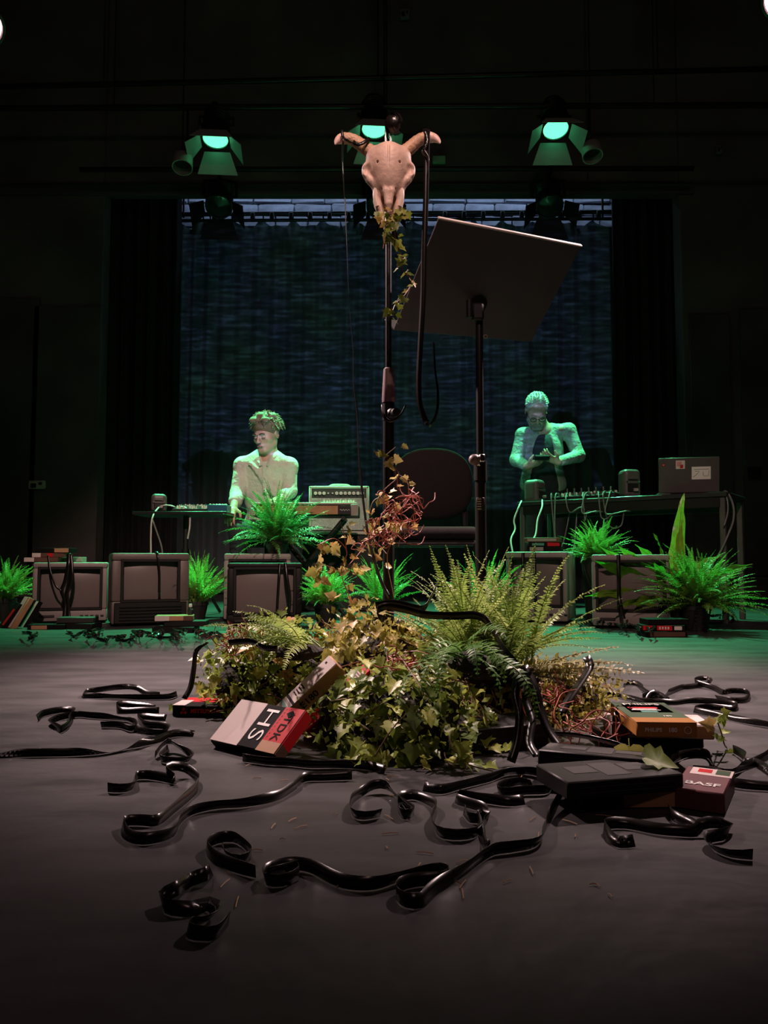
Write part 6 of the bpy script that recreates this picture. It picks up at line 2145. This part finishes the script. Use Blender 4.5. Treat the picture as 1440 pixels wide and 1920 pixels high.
for s in (-1, 1):
    pts = [nb + Vector((s * .052, .03, .015)), nb + Vector((s * .062, -.03, .004)), nb + Vector((s * .045, -.075, -.022)), nb + Vector((s * .022, -.098, -.06))]
    cl.tube(catmull(pts, .01), .010, 8)
cl.build('collar', M_shirt, man1, kind='stuff')
pk = MB().box(chest + Vector((.006, -.140, -.05)), (.028, .012, .22), RM(6, 0, 0), bev=.003).build('placket', M_shirt, man1)
for k in range(4):
    MB().cyl(chest + Vector((.006, -.143, .03 - .055 * k)), chest + Vector((.006, -.150, .03 - .055 * k)), .0055, n=8).build('button', M_knob, pk)
S = SDF(bounds([hip, kl_, kr_, al_, ar_], .14)[0], bounds([hip, kl_, kr_, al_, ar_], .14)[1], 0.009)
S.ell(hip, (.17, .135, .10), None, .05)
for a, b in ((kl_, al_), (kr_, ar_)):
    S.cone(hip + Vector(((a.x - hip.x) * .6, -.02, -.02)), a, .086, .066, .04)
    S.cone(a, b, .063, .048, .03)
S.mesh('trousers', M_jeans, man1)
for a in (al_, ar_):
    S = SDF((a.x - .08, a.y - .24, 0), (a.x + .08, a.y + .10, .14), .008)
    S.ell((a.x, a.y + .01, .045), (.04, .05, .045), None, .02)
    S.ell((a.x, a.y - .09, .032), (.042, .10, .032), None, .03)
    S.cut((0, 0, .004), (0, 0, -1))
    S.mesh('shoe', M_shoe, man1)
S = SDF(C1 - Vector((.15, .17, .12)), C1 + Vector((.15, .17, .18)), .0055)
k = 1.07
S.ell(C1 + LH @ (Vector((0, .022, .050)) * k), (.090 * k, .104 * k, .094 * k), LH, 0)
for (x, y, z, r) in ((.05, -.06, .10, .030), (-.03, -.075, .105, .032), (.0, -.03, .125, .034), (-.06, -.03, .10, .03), (.06, .02, .11, .03), (.075, -.02, .05, .02), (-.076, -.01, .05, .02), (.0, .1, .03, .05)):
    S.ell(hp1(x, y, z), (r, r, r * .8), LH, .02)
S.ell(hp1(0, -.085, -.066), (.068, .075, .094), LH, .012, True)
S.ell(hp1(0, 0, -.085), (.10, .075, .06), LH, .02, True)
for s in (-1, 1):
    S.ell(hp1(s * .08, .0, -.02), (.014, .026, .036), LH, .008, True)
S.mesh('hair', M_hair1, man1)
strands(C1, LH, 1.12, 420, M_hair1, man1, random.Random(3), (.018, .042), .42, .05, .0068)
for s in (-1, 1):
    MB().tube(catmull([hp1(s * .014, -.103, .014), hp1(s * .03, -.104, .019), hp1(s * .047, -.093, .012)], .006), .0042, 6).build('eyebrow', M_brow, man1)
    MB().tube(catmull([hp1(s * .019, -.0935, -.012), hp1(s * .031, -.0955, -.016), hp1(s * .043, -.090, -.012)], .005), .0022, 5).build('eyelash_line', M_brow, man1)
MB().tube(catmull([hp1(-.02, -.1015, -.067), hp1(0, -.104, -.0665), hp1(.02, -.1015, -.067)], .006), [.002] + [.0035] * 100 if False else .0032, 6).build('mouth', M_lip, man1)
# his stool
stl = thing('piano_stool', 'black padded stool under the seated musician', 'stool', (hip.x, hip.y, 0))
MB().box((hip.x, hip.y + .02, .485), (.40, .32, .05), bev=.02, seg=2).build('seat', M_uph, stl)
MB().cyl((hip.x, hip.y + .02, .04), (hip.x, hip.y + .02, .46), .024).build('column', M_metal, stl)
for sx in (-1, 1):
    MB().cyl((hip.x + sx * .2, hip.y - .12, .015), (hip.x - sx * .2, hip.y + .16, .015), .015).build('leg', M_metal, stl)

# ---- the standing man
QY = 6.22
H2 = RM(46, 0, -4)
C2 = pix(1006, 769, QY - .13)
P2 = dict(neck=pix(1018, 800, QY), shl=pix(980, 815, QY - .01), shr=pix(1066, 806, QY), ell=pix(968, 863, QY - .06), elr=pix(1085, 855, QY - .05),
          wrl=pix(988, 874, QY - .24), wrr=pix(1046, 866, QY - .24))
hip2 = Vector((P2['neck'].x + .01, QY + .06, .93))
che2 = Vector((P2['neck'].x, QY + .02, P2['neck'].z - .20))
wai2 = Vector((P2['neck'].x, QY + .03, P2['neck'].z - .42))
kl2, kr2 = hip2 + Vector((-.10, -.03, -.43)), hip2 + Vector((.10, -.03, -.43))
al2, ar2 = Vector((hip2.x - .12, QY + .08, .09)), Vector((hip2.x + .12, QY + .08, .09))
man2 = thing('person', 'grey-haired bearded man in open cardigan standing bent over a small device', 'person', (hip2.x, hip2.y, 0))
allp = list(P2.values()) + [hip2, kl2, kr2, al2, ar2, C2 + Vector((0, 0, .1)), C2 - Vector((0, .12, 0))]
lo, hi = bounds(allp, .15)
lo.z = 0.0
S = SDF(lo, hi, 0.0066)
hp2 = head_sdf(S, C2, H2, 1.10)
S.cone(hp2(0, .035, -.05), P2['neck'] + Vector((0, .02, -.02)), .058, .064, .03)
S.ell(che2, (.155, .105, .17), None, .05)
S.ell(wai2, (.150, .12, .16), None, .05)
S.ell(hip2, (.165, .12, .12), None, .05)
for s, e_, w_ in (('shl', 'ell', 'wrl'), ('shr', 'elr', 'wrr')):
    S.cone(P2['neck'] - Vector((0, -.01, .05)), P2[s], .060, .055, .04)
    S.cone(P2[s], P2[e_], .050, .042, .03)
    S.cone(P2[e_], P2[w_], .041, .030, .02)
for a, b in ((kl2, al2), (kr2, ar2)):
    S.cone(hip2 + Vector(((a.x - hip2.x) * .9, 0, -.04)), a, .085, .058, .04)
    S.cone(a, b, .055, .038, .03)
hand_sdf(S, P2['wrl'], (.75, -.35, .25), (.35, .1, .6), 1, L=.185, curl=.55)
hand_sdf(S, P2['wrr'], (-.75, -.35, .25), (-.35, .1, .6), -1, L=.185, curl=.55)
S.mesh('body', M_skin, man2)
S = SDF(bounds([che2, wai2, hip2], .24)[0], bounds([che2, wai2, hip2], .24)[1], 0.008)
S.ell(che2, (.166, .118, .185), None, .05)
S.ell(wai2, (.160, .130, .18), None, .05)
S.ell(hip2 + Vector((0, 0, .03)), (.168, .128, .10), None, .05)
S.mesh('tee_shirt', M_tee, man2)
S = SDF(lo + Vector((0, 0, .6)), hi, 0.007)
S.ell(che2, (.170, .130, .195), None, .05)
S.ell(wai2, (.176, .142, .19), None, .05)
S.ell(hip2 + Vector((0, 0, .05)), (.184, .142, .10), None, .05)
for s, e_, w_ in (('shl', 'ell', 'wrl'), ('shr', 'elr', 'wrr')):
    S.cone(P2['neck'] - Vector((0, -.02, .030)), P2[s] - Vector((0, 0, .008)), .062, .056, .06)
    S.cone(P2[s], P2[e_], .057, .052, .03)
    S.cone(P2[e_], P2[e_].lerp(P2[w_], .86), .051, .040, .02)
S.cone(P2['neck'] + Vector((0, -.01, .10)), P2['neck'] + Vector((0, -.02, -.03)), .068, .066, .01, True)
S.chain([P2['neck'] + Vector((-.01, -.13, -.02)), che2 + Vector((-.02, -.15, -.02)), wai2 + Vector((-.02, -.165, 0)), hip2 + Vector((-.02, -.17, 0))], [.066, .098, .12, .13], .01, True)
S.mesh('cardigan', M_cardi, man2)
S = SDF(bounds([hip2, al2, ar2, kl2, kr2], .15)[0], bounds([hip2, al2, ar2, kl2, kr2], .15)[1], 0.01)
S.ell(hip2 - Vector((0, 0, .03)), (.176, .136, .12), None, .05)
for a, b in ((kl2, al2), (kr2, ar2)):
    S.cone(hip2 + Vector(((a.x - hip2.x) * .9, 0, -.04)), a, .096, .072, .04)
    S.cone(a, b, .07, .056, .03)
S.mesh('trousers', M_jeans, man2)
for a in (al2, ar2):
    S = SDF((a.x - .08, a.y - .24, 0), (a.x + .08, a.y + .10, .14), .008)
    S.ell((a.x, a.y + .01, .045), (.042, .052, .045), None, .02)
    S.ell((a.x, a.y - .09, .032), (.044, .10, .032), None, .03)
    S.cut((0, 0, .004), (0, 0, -1))
    S.mesh('shoe', M_shoe, man2)
S = SDF(C2 - Vector((.15, .18, .15)), C2 + Vector((.15, .17, .18)), .0055)
k = 1.10
S.ell(C2 + H2 @ (Vector((0, .026, .034)) * k), (.080 * k, .097 * k, .090 * k), H2, 0)
S.ell(hp2(0, .085, -.02), (.060, .035, .05), H2, .02)
S.ell(hp2(0, -.085, -.045), (.078, .078, .098), H2, .012, True)
S.ell(hp2(0, 0, -.085), (.10, .075, .06), H2, .02, True)
for s in (-1, 1):
    S.ell(hp2(s * .08, .0, -.02), (.014, .026, .036), H2, .008, True)
S.mesh('hair', M_hair2, man2)
strands(C2, H2, 1.10, 220, M_hair2, man2, random.Random(6), (.006, .014), .3, .1, .0045)
# beard and moustache
S = SDF(C2 - Vector((.13, .19, .22)), C2 + Vector((.13, .10, .06)), .005)
S.ell(hp2(0, -.068, -.098), (.042, .038, .028), H2, .02)
for s in (-1, 1):
    S.cone(hp2(s * .058, -.030, -.060), hp2(s * .026, -.085, -.098), .016, .018, .02)
    S.cone(hp2(s * .004, -.105, -.052), hp2(s * .028, -.094, -.064), .007, .006, .006)
S.ell(hp2(0, -.107, -.070), (.020, .012, .007), H2, .006, True)
S.mesh('beard', mat('grey_beard', (0.26, 0.24, 0.22), 0.8, var=0.25, vscale=80), man2)
gl = None
for s in (-1, 1):
    R_ = H2 @ RM(90, 0, 0)
    ring = [hp2(s * .032 + .021 * math.cos(a), -.109 + abs(math.cos(a)) * .004, -.010 + .016 * math.sin(a)) for a in [i * math.pi / 9 for i in range(18)]]
    g = MB().tube(ring, .0022, 6, closed=True)
    g.tube([hp2(s * .053, -.104, -.006), hp2(s * .074, -.05, -.004), hp2(s * .078, .01, -.004)], .0018, 5)
    g.tube([hp2(0, -.113, -.004), hp2(s * .012, -.110, -.004)], .002, 5)
    g.build('spectacles', M_plast, man2)
    MB().tube(catmull([hp2(s * .014, -.104, .014), hp2(s * .03, -.105, .018), hp2(s * .047, -.094, .012)], .006), .004, 6).build('eyebrow', M_hair2, man2)
    MB().tube(catmull([hp2(s * .019, -.0935, -.012), hp2(s * .031, -.0955, -.016), hp2(s * .043, -.090, -.012)], .005), .0022, 5).build('eyelash_line', M_brow, man2)
dv = pix(1016, 858, QY - .33)
dev = thing('handheld_device', 'small black handheld device in the standing man hands', 'device', dv)
MB().box(dv, (.12, .05, .022), RM(-30, 0, 4), bev=.006).build('case', M_plast, dev)
for kx_ in (-.035, -.012, .012, .035):
    MB().cyl(dv + RM(-30, 0, 4) @ Vector((kx_, .005, .010)), dv + RM(-30, 0, 4) @ Vector((kx_, .005, .026)), .007, n=8).build('knob', M_dplast, dev)
